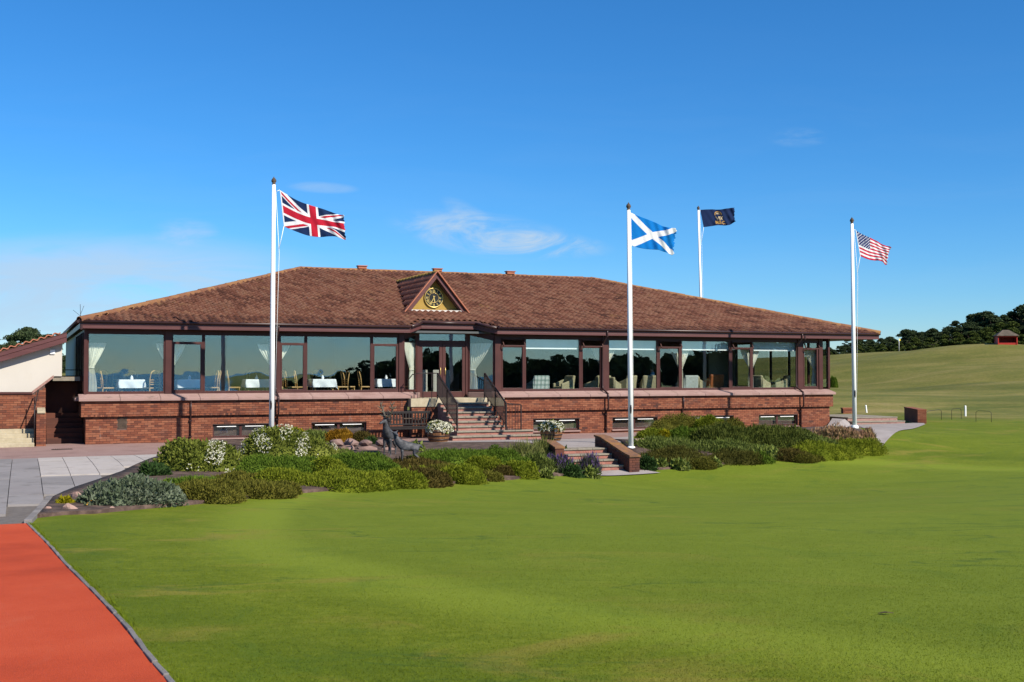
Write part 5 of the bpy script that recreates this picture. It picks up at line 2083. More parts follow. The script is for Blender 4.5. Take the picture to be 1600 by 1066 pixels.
GREENS = {
    'heather_green': [(.030, .055, .008), (.062, .100, .012), (.100, .140, .018)],
    'heather_lime': [(.060, .080, .008), (.115, .135, .012), (.165, .180, .020)],
    'heather_olive': [(.048, .050, .010), (.085, .082, .014), (.125, .112, .022)],
    'heather_brown': [(.036, .029, .009), (.062, .049, .013), (.090, .068, .018)],
    'heather_dark': [(.028, .028, .008), (.050, .048, .011), (.078, .072, .016)],
    'heather_orange': [(.14, .070, .010), (.24, .125, .012), (.31, .17, .02)],
    'rosemary': [(.026, .036, .008), (.054, .066, .013), (.088, .102, .024)],
    'juniper': [(.048, .064, .014), (.086, .108, .024), (.130, .150, .042)],
    'silver': [(.034, .048, .024), (.078, .098, .058), (.145, .165, .115)],
    'shrub': [(.042, .054, .009), (.092, .108, .018), (.150, .160, .034)],
    'lime_leaf': [(.090, .120, .020), (.165, .200, .045), (.25, .28, .085)],
    'pale_grass': [(.085, .105, .022), (.160, .172, .050), (.24, .24, .095)],
    'dark_green': [(.014, .030, .010), (.030, .056, .016), (.050, .082, .024)],
    'lavender': [(.036, .044, .024), (.064, .070, .044), (.090, .090, .070)],
    'yellow_leaf': [(.12, .115, .008), (.25, .215, .010), (.38, .31, .016)],
    'cream_seed': [(.060, .050, .018), (.14, .10, .045), (.25, .185, .095)],
}
for k, v in GREENS.items():
    g_ = 1.0 if k in ('pale_grass', 'yellow_leaf', 'lime_leaf', 'heather_orange') else 1.4
    M['leaf_' + k] = leafmat('leaf_' + k, [tuple(min(c * g_, .32) for c in q) for q in v])
M['petal_white'] = leafmat('petal_white', [(.46, .44, .26), (.62, .60, .46), (.70, .69, .60)], .2)
M['petal_yellow'] = leafmat('petal_yellow', [(.55, .36, .01), (.72, .52, .02)], .2)
M['petal_purple'] = leafmat('petal_purple', [(.075, .045, .12), (.13, .085, .20)], .2)
M['petal_orange'] = leafmat('petal_orange', [(.6, .24, .02), (.7, .36, .04)], .2)
M['petal_brown'] = leafmat('petal_brown', [(.20, .10, .06), (.38, .24, .13)], .2)

# style: leaf length, width, how upright, cover, flowers (material, density per m2, size)
STYLE = {
    'heather_green': (.062, .024, .45, 1.9, None), 'heather_lime': (.062, .024, .45, 1.9, None), 'heather_olive': (.062, .024, .45, 1.9, None),
    'heather_brown': (.064, .022, .5, 1.9, None), 'heather_dark': (.064, .022, .5, 1.9, None), 'heather_orange': (.06, .028, .55, 2.2, None),
    'rosemary': (.12, .030, .85, 1.9, None), 'juniper': (.10, .034, .5, 2.0, None), 'silver': (.072, .048, .30, 2.0, None),
    'shrub': (.085, .050, .2, 1.8, None), 'lime_leaf': (.12, .075, .3, 1.6, None), 'pale_grass': (.30, .022, 1.6, 1.6, None),
    'dark_green': (.10, .045, .4, 1.9, None), 'lavender': (.22, .022, 1.5, 1.7, ('petal_purple', 130, .075)), 'yellow_leaf': (.055, .032, .4, 2.2, None),
    'cream_seed': (.11, .040, .7, 1.5, ('petal_brown', 240, .06)),
}


def plant(kind, px, base, w, top, label, cat='shrub', name='shrub', depth=None, flowers=None, k=None, group=None):
    p = ground(px, base)
    Y = p.y
    rx = w / 2 / FPX * Y * (1.3 if kind.startswith(('heather', 'juniper', 'rosemary')) else 1.06)
    ry = depth if depth else min(max(rx * .85, .22), 1.5)
    c = Vector((p.x * (1 + ry * .8 / Y), Y + ry * .8, 0))
    c.z = min(g1(c.x, c.y), p.z, g1(c.x - rx * .6, p.y), g1(c.x + rx * .6, p.y)) - .02
    ztop = EYE + (582 - top) / FPX * (Y + ry * .9)
    h = max(ztop - c.z, .16)
    ln, wd, upr, cover, fl = STYLE[kind]
    dm = make_domes(rx * 1.0, ry, h, k or int(min(11, 3 + rx * 5)))
    area = 2 * math.pi * ((rx * ry) ** .8 + (rx * h) ** .8 + (ry * h) ** .8) / 3 * 1.4
    n = int(min(15000, max(220, area * cover / (ln * wd * .5))))
    P, N = dome_points(dm, int(n * 1.35))
    # sparse tongues that break the outline
    A = N + rng.normal(0, .45, N.shape)
    A[:, 2] += upr
    lnv = ln * np.where(rng.random((len(P), 1)) < .1, 1.7, 1.0)
    V, F = leaf_quads(P - unit(A) * ln * .4, A, lnv, wd)
    cv, cf = core_mesh(dm, .84, None)
    Va = np.concatenate([V, cv])
    Fa = np.concatenate([F, cf + len(V)])
    o = link(name, np_mesh(name, Va, Fa, M['leaf_' + kind]), None, c)
    tag(o, label, cat, group)
    fls = flowers or fl
    if fls:
        mt, dens, size = fls[:3]
        nf = int(min(7000, area * dens))
        Pf, Nf = dome_points(dm, nf, .98, 1.08)
        if len(fls) > 3:
            m_ = fls[3](Pf[:, 0] / rx, Pf[:, 1] / ry, Pf[:, 2] / h)
            Pf, Nf = Pf[m_], Nf[m_]
        if mt in ('petal_purple', 'petal_brown'):
            Pf[:, 2] += .06
            Af = rng.normal(0, .25, Nf.shape)
            Af[:, 2] += 1
            V, F = leaf_quads(Pf, Af, size * 2, size * .5)
        else:
            # five overlapping petals per blossom
            Vs, Fs, oo = [], [], 0
            for q in range(4):
                T = rng.normal(size=Nf.shape)
                T = unit(T - Nf * (T * Nf).sum(1, keepdims=True)) + Nf * .25
                v, f = leaf_quads(Pf + Nf * .02, T, size * .62, size * .55, .05)
                Vs.append(v)
                Fs.append(f + oo)
                oo += len(v)
            V, F = np.concatenate(Vs), np.concatenate(Fs)
        tag(link('blossom', np_mesh('blossom', V, F, M[mt]), o), kind='stuff')
    return o


PL = [
    # left bed, front
    ('silver', 206, 795, 158, 737, 'large silvery grey-leaved shrub at the left tip of the flower bed'),
    ('dark_green', 240, 748, 48, 719, 'small dark green bush just behind the silvery shrub, beside the pale slabs'),
    ('shrub', 312, 741, 150, 677, 'tall flowering shrub with white blossom on its right side, behind the silvery shrub', 'W1'),
    ('shrub', 440, 724, 160, 664, 'wide white flowering shrub in front of the left flagpole', 'W2'),
    ('heather_olive', 325, 787, 110, 742, 'olive heather mound right of the silvery shrub at the lawn edge'),
    ('heather_olive', 398, 780, 104, 747, 'brownish olive heather mound at the lawn edge, second right of the silvery shrub'),
    ('heather_olive', 442, 774, 50, 748, 'small rounded olive heather before the bare soil gap'),
    ('heather_green', 425, 748, 128, 706, 'bright green heather mound below the white flowering shrubs'),
    ('heather_lime', 440, 764, 90, 728, 'yellow-green heather mound in the middle of the left bed'),
    ('heather_lime', 543, 769, 122, 728, 'big yellow-green heather mound at the lawn edge below the stag'),
    ('heather_green', 556, 738, 106, 700, 'deep green heather left of the stag statue'),
    ('heather_lime', 515, 748, 66, 712, 'lime heather between the green mounds left of the stag'),
    ('heather_brown', 634, 738, 128, 712, 'wide dark brown heather at the feet of the bronze deer'),
    ('heather_lime', 622, 764, 70, 726, 'yellow-green heather in front of the brown heather by the deer'),
    ('heather_brown', 664, 761, 66, 724, 'brown heather at the lawn edge right below the doe'),
    ('heather_lime', 722, 757, 74, 722, 'yellow-green heather mound at the lawn edge below the entrance stair'),
    ('heather_green', 706, 730, 112, 694, 'broad fresh green heather in front of the left flower barrel'),
    ('heather_green', 774, 726, 74, 696, 'green heather mound in front of the entrance stair'),
    ('heather_lime', 752, 742, 62, 708, 'lime green heather between the two green mounds before the stair'),
    ('heather_brown', 780, 746, 42, 722, 'small rusty brown heather at the lawn edge, in the left bed'),
    ('heather_lime', 812, 748, 52, 714, 'yellow-green heather left of the lavender'),
    ('pale_grass', 818, 722, 56, 690, 'tall pale yellow grassy clump before the right flower barrel'),
    ('pale_grass', 846, 718, 44, 688, 'tall feathery pale green clump beside the left cheek wall'),
    ('dark_green', 866, 722, 56, 693, 'dark green bush by the top of the garden steps'),
    ('juniper', 838, 738, 50, 706, 'grey-green bush behind the lavender'),
    ('lavender', 872, 742, 54, 712, 'grey purple lavender clump left of the garden steps'),
    ('lavender', 922, 742, 38, 713, 'purple flowering clump at the foot of the garden steps'),
    ('dark_green', 892, 746, 44, 722, 'dark green low plant between the two purple clumps'),
    ('lime_leaf', 854, 748, 24, 733, 'small lime leaved plant at the lawn edge below the lavender'),
    ('lime_leaf', 876, 738, 14, 722, 'tiny lime leaved plant amid the lavender'),
    ('lime_leaf', 922, 748, 26, 728, 'lime leaved plant at the lawn corner by the garden steps'),
    # low carpet between the mounds
    ('heather_green', 300, 766, 84, 742, 'low green heather carpet between the silvery shrub and the white shrub'),
    ('heather_olive', 372, 757, 70, 735, 'low olive heather filling the dip below the tall white shrub'),
    ('heather_lime', 476, 762, 60, 734, 'lime heather bridging the two big yellow-green mounds of the left bed'),
    ('heather_green', 596, 748, 66, 720, 'small green heather in front of the stag statue'),
    ('heather_olive', 690, 745, 54, 720, 'olive heather just right of the brown heather by the doe'),
    ('heather_green', 806, 738, 56, 712, 'green heather carpet left of the pale grassy clumps'),
    ('heather_olive', 758, 752, 50, 733, 'low olive heather at the lawn edge left of the rusty one'),
    ('heather_lime', 648, 748, 48, 726, 'small lime heather between the brown heather and the lawn edge'),
    ('juniper', 524, 716, 60, 702, 'grey-green carpet plant before the pink rockery stones'),
    ('heather_green', 470, 734, 70, 712, 'green heather right under the wide white flowering shrub'),
    ('heather_olive', 262, 778, 44, 758, 'small olive heather touching the right side of the silvery shrub'),
    ('heather_olive', 1092, 734, 60, 712, 'low olive heather behind the lime leaved plants of the right bed'),
    ('heather_green', 1180, 724, 60, 704, 'green heather breaking up the brown heathers of the right bed'),
    ('heather_olive', 1250, 724, 60, 704, 'olive heather at the lawn edge left of the large yellow-green mound'),
    # rockery behind the left bed
    ('yellow_leaf', 462, 690, 40, 665, 'yellow leaved shrub right of the left flagpole'),
    ('juniper', 492, 694, 46, 668, 'grey-green shrub between the yellow and orange ones in the rockery'),
    ('yellow_leaf', 484, 690, 34, 670, 'low yellow shrub behind the white blossom in the rockery'),
    ('heather_orange', 530, 694, 54, 669, 'orange heather on the rockery wall'),
    ('shrub', 534, 684, 60, 662, 'white starry flowers behind the orange heather', 'W3'),
    ('heather_brown', 566, 694, 34, 671, 'rusty brown heather at the right end of the rockery'),
    ('dark_green', 580, 697, 24, 683, 'small green cushion plant at the right end of the rockery'),
    ('lime_leaf', 648, 708, 34, 690, 'lime leaved plant behind the doe statue'),
    # rockery at the tip
    ('yellow_leaf', 101, 792, 28, 774, 'yellow flowering cushion nearest the grey slabs at the bed tip'),
    ('yellow_leaf', 130, 790, 22, 774, 'yellow flowering cushion between the rocks at the bed tip'),
    ('silver', 146, 795, 20, 783, 'tiny silver cushion with orange flowers at the bed tip', 'O1'),
    ('yellow_leaf', 180, 786, 20, 777, 'low yellow cushion under the silvery shrub'),
    ('silver', 183, 794, 22, 783, 'tiny blue-grey cushion under the silvery shrub'),
    # right bed
    ('heather_lime', 1018, 690, 46, 666, 'yellow-green heather at the upper left of the right bed'),
    ('yellow_leaf', 1038, 689, 34, 669, 'bright yellow heather patch in the right bed'),
    ('heather_green', 1072, 690, 48, 664, 'green cushion plant at the back of the right bed'),
    ('heather_olive', 1068, 676, 96, 646, 'olive brown heather crest at the top of the right bed'),
    ('heather_lime', 1112, 674, 46, 647, 'lime heather at the top of the right bed by the lower window'),
    ('heather_olive', 1140, 682, 56, 652, 'greyish olive heather against the brick wall in the right bed'),
    ('rosemary', 1122, 700, 108, 661, 'dark green upright rosemary bush in the middle of the right bed'),
    ('rosemary', 1212, 702, 116, 658, 'larger dark green upright bush before the last lower window'),
    ('juniper', 1034, 708, 94, 679, 'grey-green shrub around the foot of the middle flagpole'),
    ('juniper', 1126, 712, 104, 684, 'blue-green juniper mound in the middle of the right bed'),
    ('heather_dark', 1052, 730, 112, 696, 'dark brown heather at the left front of the right bed'),
    ('heather_dark', 1152, 727, 100, 699, 'dark brown heather at the centre front of the right bed'),
    ('lime_leaf', 1196, 718, 56, 694, 'pale lime shrub between the brown heathers of the right bed'),
    ('heather_brown', 1228, 722, 72, 699, 'reddish brown heather at the front of the right bed'),
    ('heather_lime', 1282, 719, 104, 687, 'large yellow-green heather mound at the right front of the right bed'),
    ('heather_lime', 1336, 711, 84, 680, 'yellow-green heather mound at the far right tip of the bed'),
    ('juniper', 1268, 706, 76, 676, 'grey-green low shrub behind the yellow-green heather'),
    ('cream_seed', 1304, 700, 92, 664, 'shrub with dry brown flower heads before the clubhouse right corner'),
    ('cream_seed', 1352, 700, 42, 672, 'shrub with dry brown flower heads around the right flagpole foot'),
    ('dark_green', 1012, 737, 34, 711, 'dark green bush by the end of the cheek wall'),
    ('lime_leaf', 1034, 733, 22, 716, 'lime leaved plant at the lawn edge, nearest the cheek wall'),
    ('lime_leaf', 1062, 735, 36, 713, 'largest lime leaved plant at the lawn edge of the right bed'),
    ('lime_leaf', 1092, 731, 22, 716, 'lime leaved plant right of the largest one at the lawn edge'),
    ('lime_leaf', 1116, 730, 22, 714, 'lime leaved plant furthest right along the lawn edge'),
    ('heather_green', 1302, 606, 14, 586, 'green bush in the rough beyond the clubhouse right corner'),
]
FLW = {'W1': ('petal_white', 1500, .05, lambda x, y, z: (x > -.05) & (np.sin(x * 9 + z * 6 + 1) + np.sin(x * 5 - z * 9 + y * 4) > .25) & (rng.random(len(x)) < .2 + .7 * np.clip(x * 1.8, 0, 1))),
       'W2': ('petal_white', 1300, .048, lambda x, y, z: (np.sin(x * 10 + z * 7) + np.sin(x * 6 - z * 11 + y * 5) > .55)),
       'W3': ('petal_white', 130, .085), 'O1': ('petal_orange', 60, .05)}
for row in PL:
    kd = row[0]
    nm_k = {'heather': 'heather', 'rosemary': 'rosemary_bush', 'lavender': 'lavender'}.get(kd.split('_')[0], 'flower_cushion' if kd == 'yellow_leaf' else 'shrub')
    plant(*row[:6], cat={'heather': 'heather', 'lavender': 'lavender'}.get(nm_k, 'shrub'), name=nm_k, flowers=FLW[row[6]] if len(row) > 6 else None)


def rock_mesh(name, rx, ry, rz, m, cuts=9, dep=.62):
    bm = bmesh.new()
    bmesh.ops.create_icosphere(bm, subdivisions=2, radius=1)
    f = [unit(rng.normal(size=(1, 3)))[0] for _ in range(cuts)]
    for v in bm.verts:
        for n_ in f:
            dd = float(np.dot(v.co, n_))
            if dd > dep:
                v.co -= Vector(n_) * (dd - dep)
        v.co = Vector((v.co.x * rx * 1.25, v.co.y * ry * 1.25, v.co.z * rz * 1.25))
    me = bpy.data.meshes.new(name)
    bm.to_mesh(me)
    bm.free()
    me.materials.append(M[m])
    return me


def rock(px, py, w, h, label, m='rock'):
    p = ground(px, py)
    rx = w / 2 / FPX * p.y
    hz = h / FPX * p.y
    return tag(link('rock', rock_mesh('rock', rx, rx * .7, hz * .8, m), None, p + Vector((0, rx * .5, hz * .2)), random.uniform(-.4, .4)), label, 'rock')


for r_ in ((119, 782, 28, 14, 'pinkish rock between the two yellow cushions at the bed tip'), (109, 801, 25, 13, 'flat brown rock in front of the yellow cushions'), (75, 800, 12, 8, 'small rock nearest the dark edging'),
           (158, 786, 22, 11, 'dark pink rock under the silvery shrub'), (174, 799, 13, 7, 'small pale rock by the lawn under the silvery shrub'), (1002, 694, 34, 9, 'flat stone under the yellow-green heather of the right bed'),
           (388, 752, 26, 8, 'grey rock in the soil gap below the white shrub')):
    rock(*r_)
rw = thing('rockery_wall', 'low dry wall of pink sandstone blocks behind the stag', 'wall')
for lay in range(2):
    x = 503 + lay * 7
    while x < 600:
        w = random.uniform(20, 36) - lay * 6
        p = ground(x + w / 2, 706)
        rx = w / 2 / FPX * p.y * .98
        hh_ = random.uniform(.085, .12)
        link('stone', rock_mesh('stone', rx * .92, .17, hh_, 'sandstone', 16, .70), rw, p + Vector((0, .2 + lay * .07, .06 + lay * .18)), random.uniform(-.12, .12))
        x += w

# ------------------------------------------------------------------ half barrels with flowers


def barrel(px, py, label, flab, dens):
    p = ground(px, py)
    b = thing('flower_barrel', label, 'planter', p + Vector((0, .35, .03)), 0, 'half barrel planters')
    n, h = 22, .42
    prof_ = [(.33, 0), (.375, .14), (.395, .28), (.40, h)]
    for i in range(n):
        a0, a1 = 2 * math.pi * (i + .03) / n, 2 * math.pi * (i + .97) / n
        vs, fs = [], []
        for r, z in prof_:
            for q, a in ((r, a0), (r, a1), (r - .03, a1), (r - .03, a0)):
                vs.append((q * math.cos(a), q * math.sin(a), z))
        for k in range(3):
            for j in range(4):
                fs.append((k * 4 + j, k * 4 + (j + 1) % 4, k * 4 + 4 + (j + 1) % 4, k * 4 + 4 + j))
        fs += [(3, 2, 1, 0), (12, 13, 14, 15)]
        MB().add(vs, fs).obj('stave', M['oak'], b)
    for z, r in ((.07, .354), (.20, .389), (.35, .402)):
        MB().lathe([(r, z - .02), (r + .006, z - .02), (r + .008, z + .02), (r, z + .02)], n=28).obj('hoop', M['iron'], b)
    MB().lathe([(0, h - .06), (.37, h - .06)], n=22).obj('compost', M['soil'], b)
    dm = make_domes(.46, .44, .34, 7)
    P, N = dome_points(dm, 1500)
    A = N + rng.normal(0, .5, N.shape)
    V, F = leaf_quads(P, A, .09, .045)
    cv, cf = core_mesh(dm, .7, None)
    o = link('flowering_plant', np_mesh('flowering_plant', np.concatenate([V, cv]), np.concatenate([F, cf + len(V)]), M['leaf_shrub']), None, b.location + Vector((0, 0, h - .05)))
    tag(o, flab, 'flowers')
    Pf, Nf = dome_points(dm, dens, .98, 1.1)
    Vs, Fs, oo = [], [], 0
    for q in range(5):
        T = rng.normal(size=Nf.shape)
        T = unit(T - Nf * (T * Nf).sum(1, keepdims=True)) + Nf * .3
        v, f = leaf_quads(Pf + Nf * .02, T, .055, .05, .05)
        Vs.append(v)
        Fs.append(f + oo)
        oo += len(v)
    tag(link('blossom', np_mesh('blossom', np.concatenate(Vs), np.concatenate(Fs), M['petal_white']), o), kind='stuff')


barrel(684, 692, 'oak half barrel planter between the bench and the entrance stair', 'white flowers overflowing the left barrel beside the bench', 900)
barrel(862, 690, 'oak half barrel planter standing before the lower window right of the stair', 'cream and green flowers in the right barrel below the lounge window', 420)

# ------------------------------------------------------------------ dining room and lounge seen through the glass
FZ = 1.443
ROT = R(23)


def dining_chair():
    o = thing('dining_chair', 'x', 'chair', (0, 0, 0), 0, 'honey wood chairs in the dining room')
    MB().box((0, 0, .45), (.42, .42, .05)).obj('seat', M['honey'], o, bevel=.015)
    for x in (-.18, .18):
        MB().tube([(x, .18, 0), (x, .18, .43)], .02, 6).obj('leg', M['honey'], o)
        MB().tube([(x, -.22, 0), (x, -.19, .43)], .02, 6).obj('leg', M['honey'], o)
    pts = [(-.19, -.19, .45), (-.19, -.21, .75), (-.175, -.245, .93)] + [(.175 * math.cos(a), -.26, .95 + .12 * math.sin(a)) for a in np.linspace(math.pi, 0, 9)] + [(.175, -.245, .93), (.19, -.21, .75), (.19, -.19, .45)]
    MB().tube(pts, .021, 7).obj('back_frame', M['honey'], o)
    for z in (.58, .66, .74):
        MB().box((0, -.205, z), (.36, .018, .03)).obj('back_slat', M['honey'], o)
    return o


def dining_table():
    o = thing('dining_table', 'x', 'table', (0, 0, 0), 0, 'tables in the dining room')
    MB().box((0, 0, .73), (.82, .82, .03)).obj('tabletop', M['honey'], o)
    for x in (-.34, .34):
        for y in (-.34, .34):
            MB().box((x, y, .357), (.05, .05, .714)).obj('leg', M['honey'], o)
    return o


def cloth_mesh(drop):
    n = 24
    V, F = [], []
    half = .44
    ext = half + drop
    xs = np.linspace(-ext, ext, n + 1)
    for y in xs:
        for x in xs:
            ox, oy = max(abs(x) - half, 0), max(abs(y) - half, 0)
            d = max(ox, oy) if min(ox, oy) == 0 else math.hypot(ox, oy)
            px_, py_ = max(-half, min(half, x)), max(-half, min(half, y))
            fl_ = .10 * d + (.03 * d / drop * math.sin(9 * (x + y) + 3 * x) if d > 0 else 0)
            nx_, ny_ = (math.copysign(ox, x), math.copysign(oy, y))
            l = math.hypot(nx_, ny_) or 1
            V.append((px_ + nx_ / l * fl_, py_ + ny_ / l * fl_, .752 - min(d, drop * 1.25)))
    for j in range(n):
        for i in range(n):
            a = j * (n + 1) + i
            F.append((a, a + 1, a + n + 2, a + n + 1))
    return np_mesh('tablecloth', np.array(V), np.array(F), M['cloth'], smooth=True)


tables = [(205, 1.75, 'leftmost window'), (295, 1.55, 'leftmost narrow window'), (400, 1.6, 'window behind the left flagpole'), (503, 1.6, 'big window left of the stag'), (602, 1.6, 'narrow window beside the entrance')]
T0, C0 = dining_table(), dining_chair()
cm = cloth_mesh(.30)
used_t, used_c = False, 0
napkin = MB().lathe([(.0, .16), (.03, .12), (.06, .05), (.05, 0)], n=8)
napm = napkin.mesh('napkin', M['cloth'])
wineg = MB().lathe([(.035, 0), (.006, .008), (.006, .09), (.035, .12), (.04, .17), (.032, .21)], n=12).mesh('wine_glass', M['clear_glass'])
chair_specs = []
for i, (px, t, where) in enumerate(tables):
    s = s_at(px, t)
    lab = 'square dining table under a white cloth behind the ' + where
    if i == 0:
        T0.location, T0.rotation_euler, T0['label'] = W(s, t, FZ), (0, 0, ROT), lab
    else:
        place_copy(T0, W(s, t, FZ), ROT, lab)
    c = link('tablecloth', cm, None, W(s, t, FZ), ROT)
    tag(c, 'white tablecloth hanging over the table behind the ' + where, 'tablecloth', 'white tablecloths')
    n_ = link('napkin', napm, None, W(s + .02, t - .05, FZ + .755), ROT)
    tag(n_, 'folded white napkin standing on the table behind the ' + where, 'napkin', 'folded napkins')
    for dx, side in ((-.22, 'left'), (.24, 'right')):
        tag(link('wine_glass', wineg, None, W(s + dx, t + .1, FZ + .755), ROT), side + ' wine glass on the table behind the ' + where, 'wine glass', 'wine glasses')
    chair_specs += [(s - .78, t + random.uniform(-.1, .1), -90 + random.uniform(-6, 6), 'left of the table in the ' + where), (s + .78, t + random.uniform(-.1, .1), 90 + random.uniform(-6, 6), 'right of the table in the ' + where)]
    if i in (0, 2, 3):
        chair_specs.append((s + .05, t + .80, 180 + random.uniform(-6, 6), 'beyond the table in the ' + where))
chair_specs[1] = (s_at(237, 1.2), 1.2, 25, 'showing its arched back in the leftmost window')
chair_specs += [(s_at(333, 1.5), 1.5, 90, 'alone at the left of the second big window'), (s_at(456, 1.5), 1.5, -90, 'facing right in the narrow window right of the left flagpole'), (s_at(548, 1.6), 1.9, -90, 'standing between the two tables right of the flagpole'),
                (s_at(155, 2.4), 2.4, 150, 'farther back beside the left end curtain'), (s_at(184, 2.9), 2.9, 170, 'far back in the middle of the leftmost window')]
for i, (s, t, a, where) in enumerate(chair_specs):
    lab = 'honey wood dining chair ' + where
    if i == 0:
        C0.location, C0.rotation_euler, C0['label'] = W(s, t, FZ), (0, 0, ROT + R(a)), lab
    else:
        place_copy(C0, W(s, t, FZ), ROT + R(a), lab)


def tartan():
    m, nt, p = newmat('tartan_fabric')
    sp = nt.nodes.new('ShaderNodeSeparateXYZ')
    nt.links.new(coords(nt), sp.inputs[0])
    f = []
    for k, ax in enumerate((0, 2)):
        q = nmath(nt, 'FRACT', nmath(nt, 'MULTIPLY', sp.outputs[ax], 5.5))
        f.append(nmath(nt, 'GREATER_THAN', q, .55))
    s = nmath(nt, 'MULTIPLY', nmath(nt, 'ADD', f[0], f[1]), .5)
    c = nramp(nt, s, [(0, (.52, .55, .50)), (.5, (.30, .36, .32)), (1, (.19, .25, .22))])
    nt.links.new(c, p.inputs['Base Color'])
    p.inputs['Roughness'].default_value = .95
    return m


M['tartan'] = tartan()


def armchair(m):
    o = thing('armchair', 'x', 'armchair', (0, 0, 0), 0, 'lounge armchairs')
    MB().box((0, .02, .33), (.52, .56, .20)).obj('seat', m, o, bevel=.04)
    MB().prism([(-.33, -.30, .12), (.33, -.30, .12), (.36, -.40, .88), (-.36, -.40, .88)], (0, .14, .0)).obj('backrest', m, o, bevel=.05)
    for x in (-.33, .33):
        MB().prism([(x - .06, -.30, .12), (x - .06, .30, .12), (x - .06, .30, .55), (x - .06, .1, .60), (x - .06, -.2, .72), (x - .06, -.33, .80)], (.12, 0, 0)).obj('armrest', m, o, bevel=.04)
        for y in (-.25, .25):
            MB().box((x * .85, y, .06), (.045, .045, .12)).obj('leg', M['dark_wood'], o)
    return o


ACH = [('tartan', 840, 1.15, 5, 'pale green tartan armchair with its back to the first big lounge window', 1.0), ('cream_fabric', 880, 1.3, 95, 'cream armchair seen side on, right of the tartan one', 1.0), ('cream_fabric', 922, 1.5, 70, 'cream armchair in the narrow window before the drainpipe, left one', .95),
       ('cream_fabric', 936, 1.9, 10, 'cream armchair behind the curtain by the drainpipe', 1.0), ('cream_fabric', 956, 1.3, -60, 'cream armchair edge just right of the drainpipe', .92), ('cream_fabric', 977, 1.3, 30, 'cream armchair behind the middle flagpole', 1.0),
       ('cream_fabric', 1014, 1.2, -15, 'cream armchair in front of the seated person', 1.0), ('grey_fabric', 1073, 1.3, 5, 'grey armchair beside the curtain in the third big lounge window', 1.0), ('cream_fabric', 1092, 1.5, -80, 'cream armchair next to the grey one', .95),
       ('rust_fabric', 1112, 1.3, 5, 'rust brown leather armchair in the third big lounge window', 1.05), ('cream_fabric', 1187, 1.3, -70, 'left cream armchair in the last big lounge window', 1.0), ('cream_fabric', 1218, 1.3, 70, 'right cream armchair in the last big lounge window', 1.0)]
protos = {}
for mk, px, t, a, lab, sc in ACH:
    if mk not in protos:
        protos[mk] = o = armchair(M[mk])
        o.location, o.rotation_euler, o['label'], o.scale = W(s_at(px, t), t, FZ), (0, 0, ROT + R(a)), lab, (sc,) * 3
    else:
        place_copy(protos[mk], W(s_at(px, t), t, FZ), ROT + R(a), lab, sc)
for px, t, lab in ((905, 2.2, 'dark round coffee table right of the first cream armchair'), (998, 2.0, 'dark round coffee table beside the seated person'), (1202, 1.9, 'dark round coffee table between the two last armchairs')):
    o = thing('coffee_table', lab, 'table', W(s_at(px, t), t, FZ), 0, 'coffee tables in the lounge')
    MB().lathe([(0, .50), (.36, .50), (.36, .54), (0, .54)], n=24, smooth=False).obj('tabletop', M['dark_wood'], o)
    MB().lathe([(.03, .03), (.03, .50)], n=10).obj('stem', M['dark_wood'], o)
    MB().lathe([(.22, 0), (.20, .03), (.03, .04)], n=20).obj('base', M['dark_wood'], o)
# person seated in the lounge
pt = 2.05
po = thing('person', 'seated person with dark hair in a blue and white striped top behind a cream armchair', 'person', W(s_at(1020, pt), pt, FZ), ROT + R(60))
J = [((0, 0, .50), (.15, .11)), ((0, .02, .72), (.14, .10)), ((0, .0, .93), (.15, .10)), ((0, .03, 1.06), .055), ((0, .05, 1.15), (.07, .08)), ((0, .05, 1.25), (.072, .088)),
     ((.17, 0, .96), .055), ((.25, .10, .74), .043), ((.16, .33, .66), .035), ((.13, .40, .65), .035), ((-.17, 0, .96), .055), ((-.25, .10, .74), .043), ((-.16, .33, .66), .035), ((-.13, .40, .65), .035),
     ((.10, .08, .50), .09), ((.12, .45, .50), .07), ((.12, .48, .10), .05), ((.12, .58, .05), .04), ((-.10, .08, .50), .09), ((-.12, .45, .50), .07), ((-.12, .48, .10), .05), ((-.12, .58, .05), .04)]
E = [(0, 1), (1, 2), (2, 3), (3, 4), (4, 5), (2, 6), (6, 7), (7, 8), (8, 9), (2, 10), (10, 11), (11, 12), (12, 13), (0, 14), (14, 15), (15, 16), (16, 17), (0, 18), (18, 19), (19, 20), (20, 21)]
skin_mesh('body', J, E, M['skin'], po)


def stripes_fabric():
    m, nt, p = newmat('striped_fabric')
    sp = nt.nodes.new('ShaderNodeSeparateXYZ')
    nt.links.new(coords(nt), sp.inputs[0])
    q = nmath(nt, 'GREATER_THAN', nmath(nt, 'FRACT', nmath(nt, 'MULTIPLY', sp.outputs[2], 9)), .5)
    nt.links.new(nmix(nt, q, (.75, .80, .84), (.10, .34, .58)), p.inputs['Base Color'])
    return m


tj = [((0, 0, .52), (.175, .135)), ((0, .02, .72), (.165, .125)), ((0, 0, .93), (.17, .12)), ((0, .02, 1.02), .075), ((.17, 0, .96), .075), ((.25, .10, .74), .06), ((-.17, 0, .96), .075), ((-.25, .10, .74), .06)]
skin_mesh('striped_top', tj, [(0, 1), (1, 2), (2, 3), (2, 4), (4, 5), (2, 6), (6, 7)], stripes_fabric(), po)
hr = MB().lathe([(.0, 1.36), (.06, 1.34), (.095, 1.27), (.10, 1.19), (.085, 1.12)], (0, .025, 0), 14).obj('hair', M['hair'], po)
tr_ = [((.10, .02, .50), .115), ((.12, .45, .505), .09), ((.12, .48, .14), .068), ((0, 0, .52), .14), ((-.10, .02, .50), .115), ((-.12, .45, .505), .09), ((-.12, .48, .14), .068)]
skin_mesh('trousers', tr_, [(3, 0), (0, 1), (1, 2), (3, 4), (4, 5), (5, 6)], M['jeans'], po, root=3)


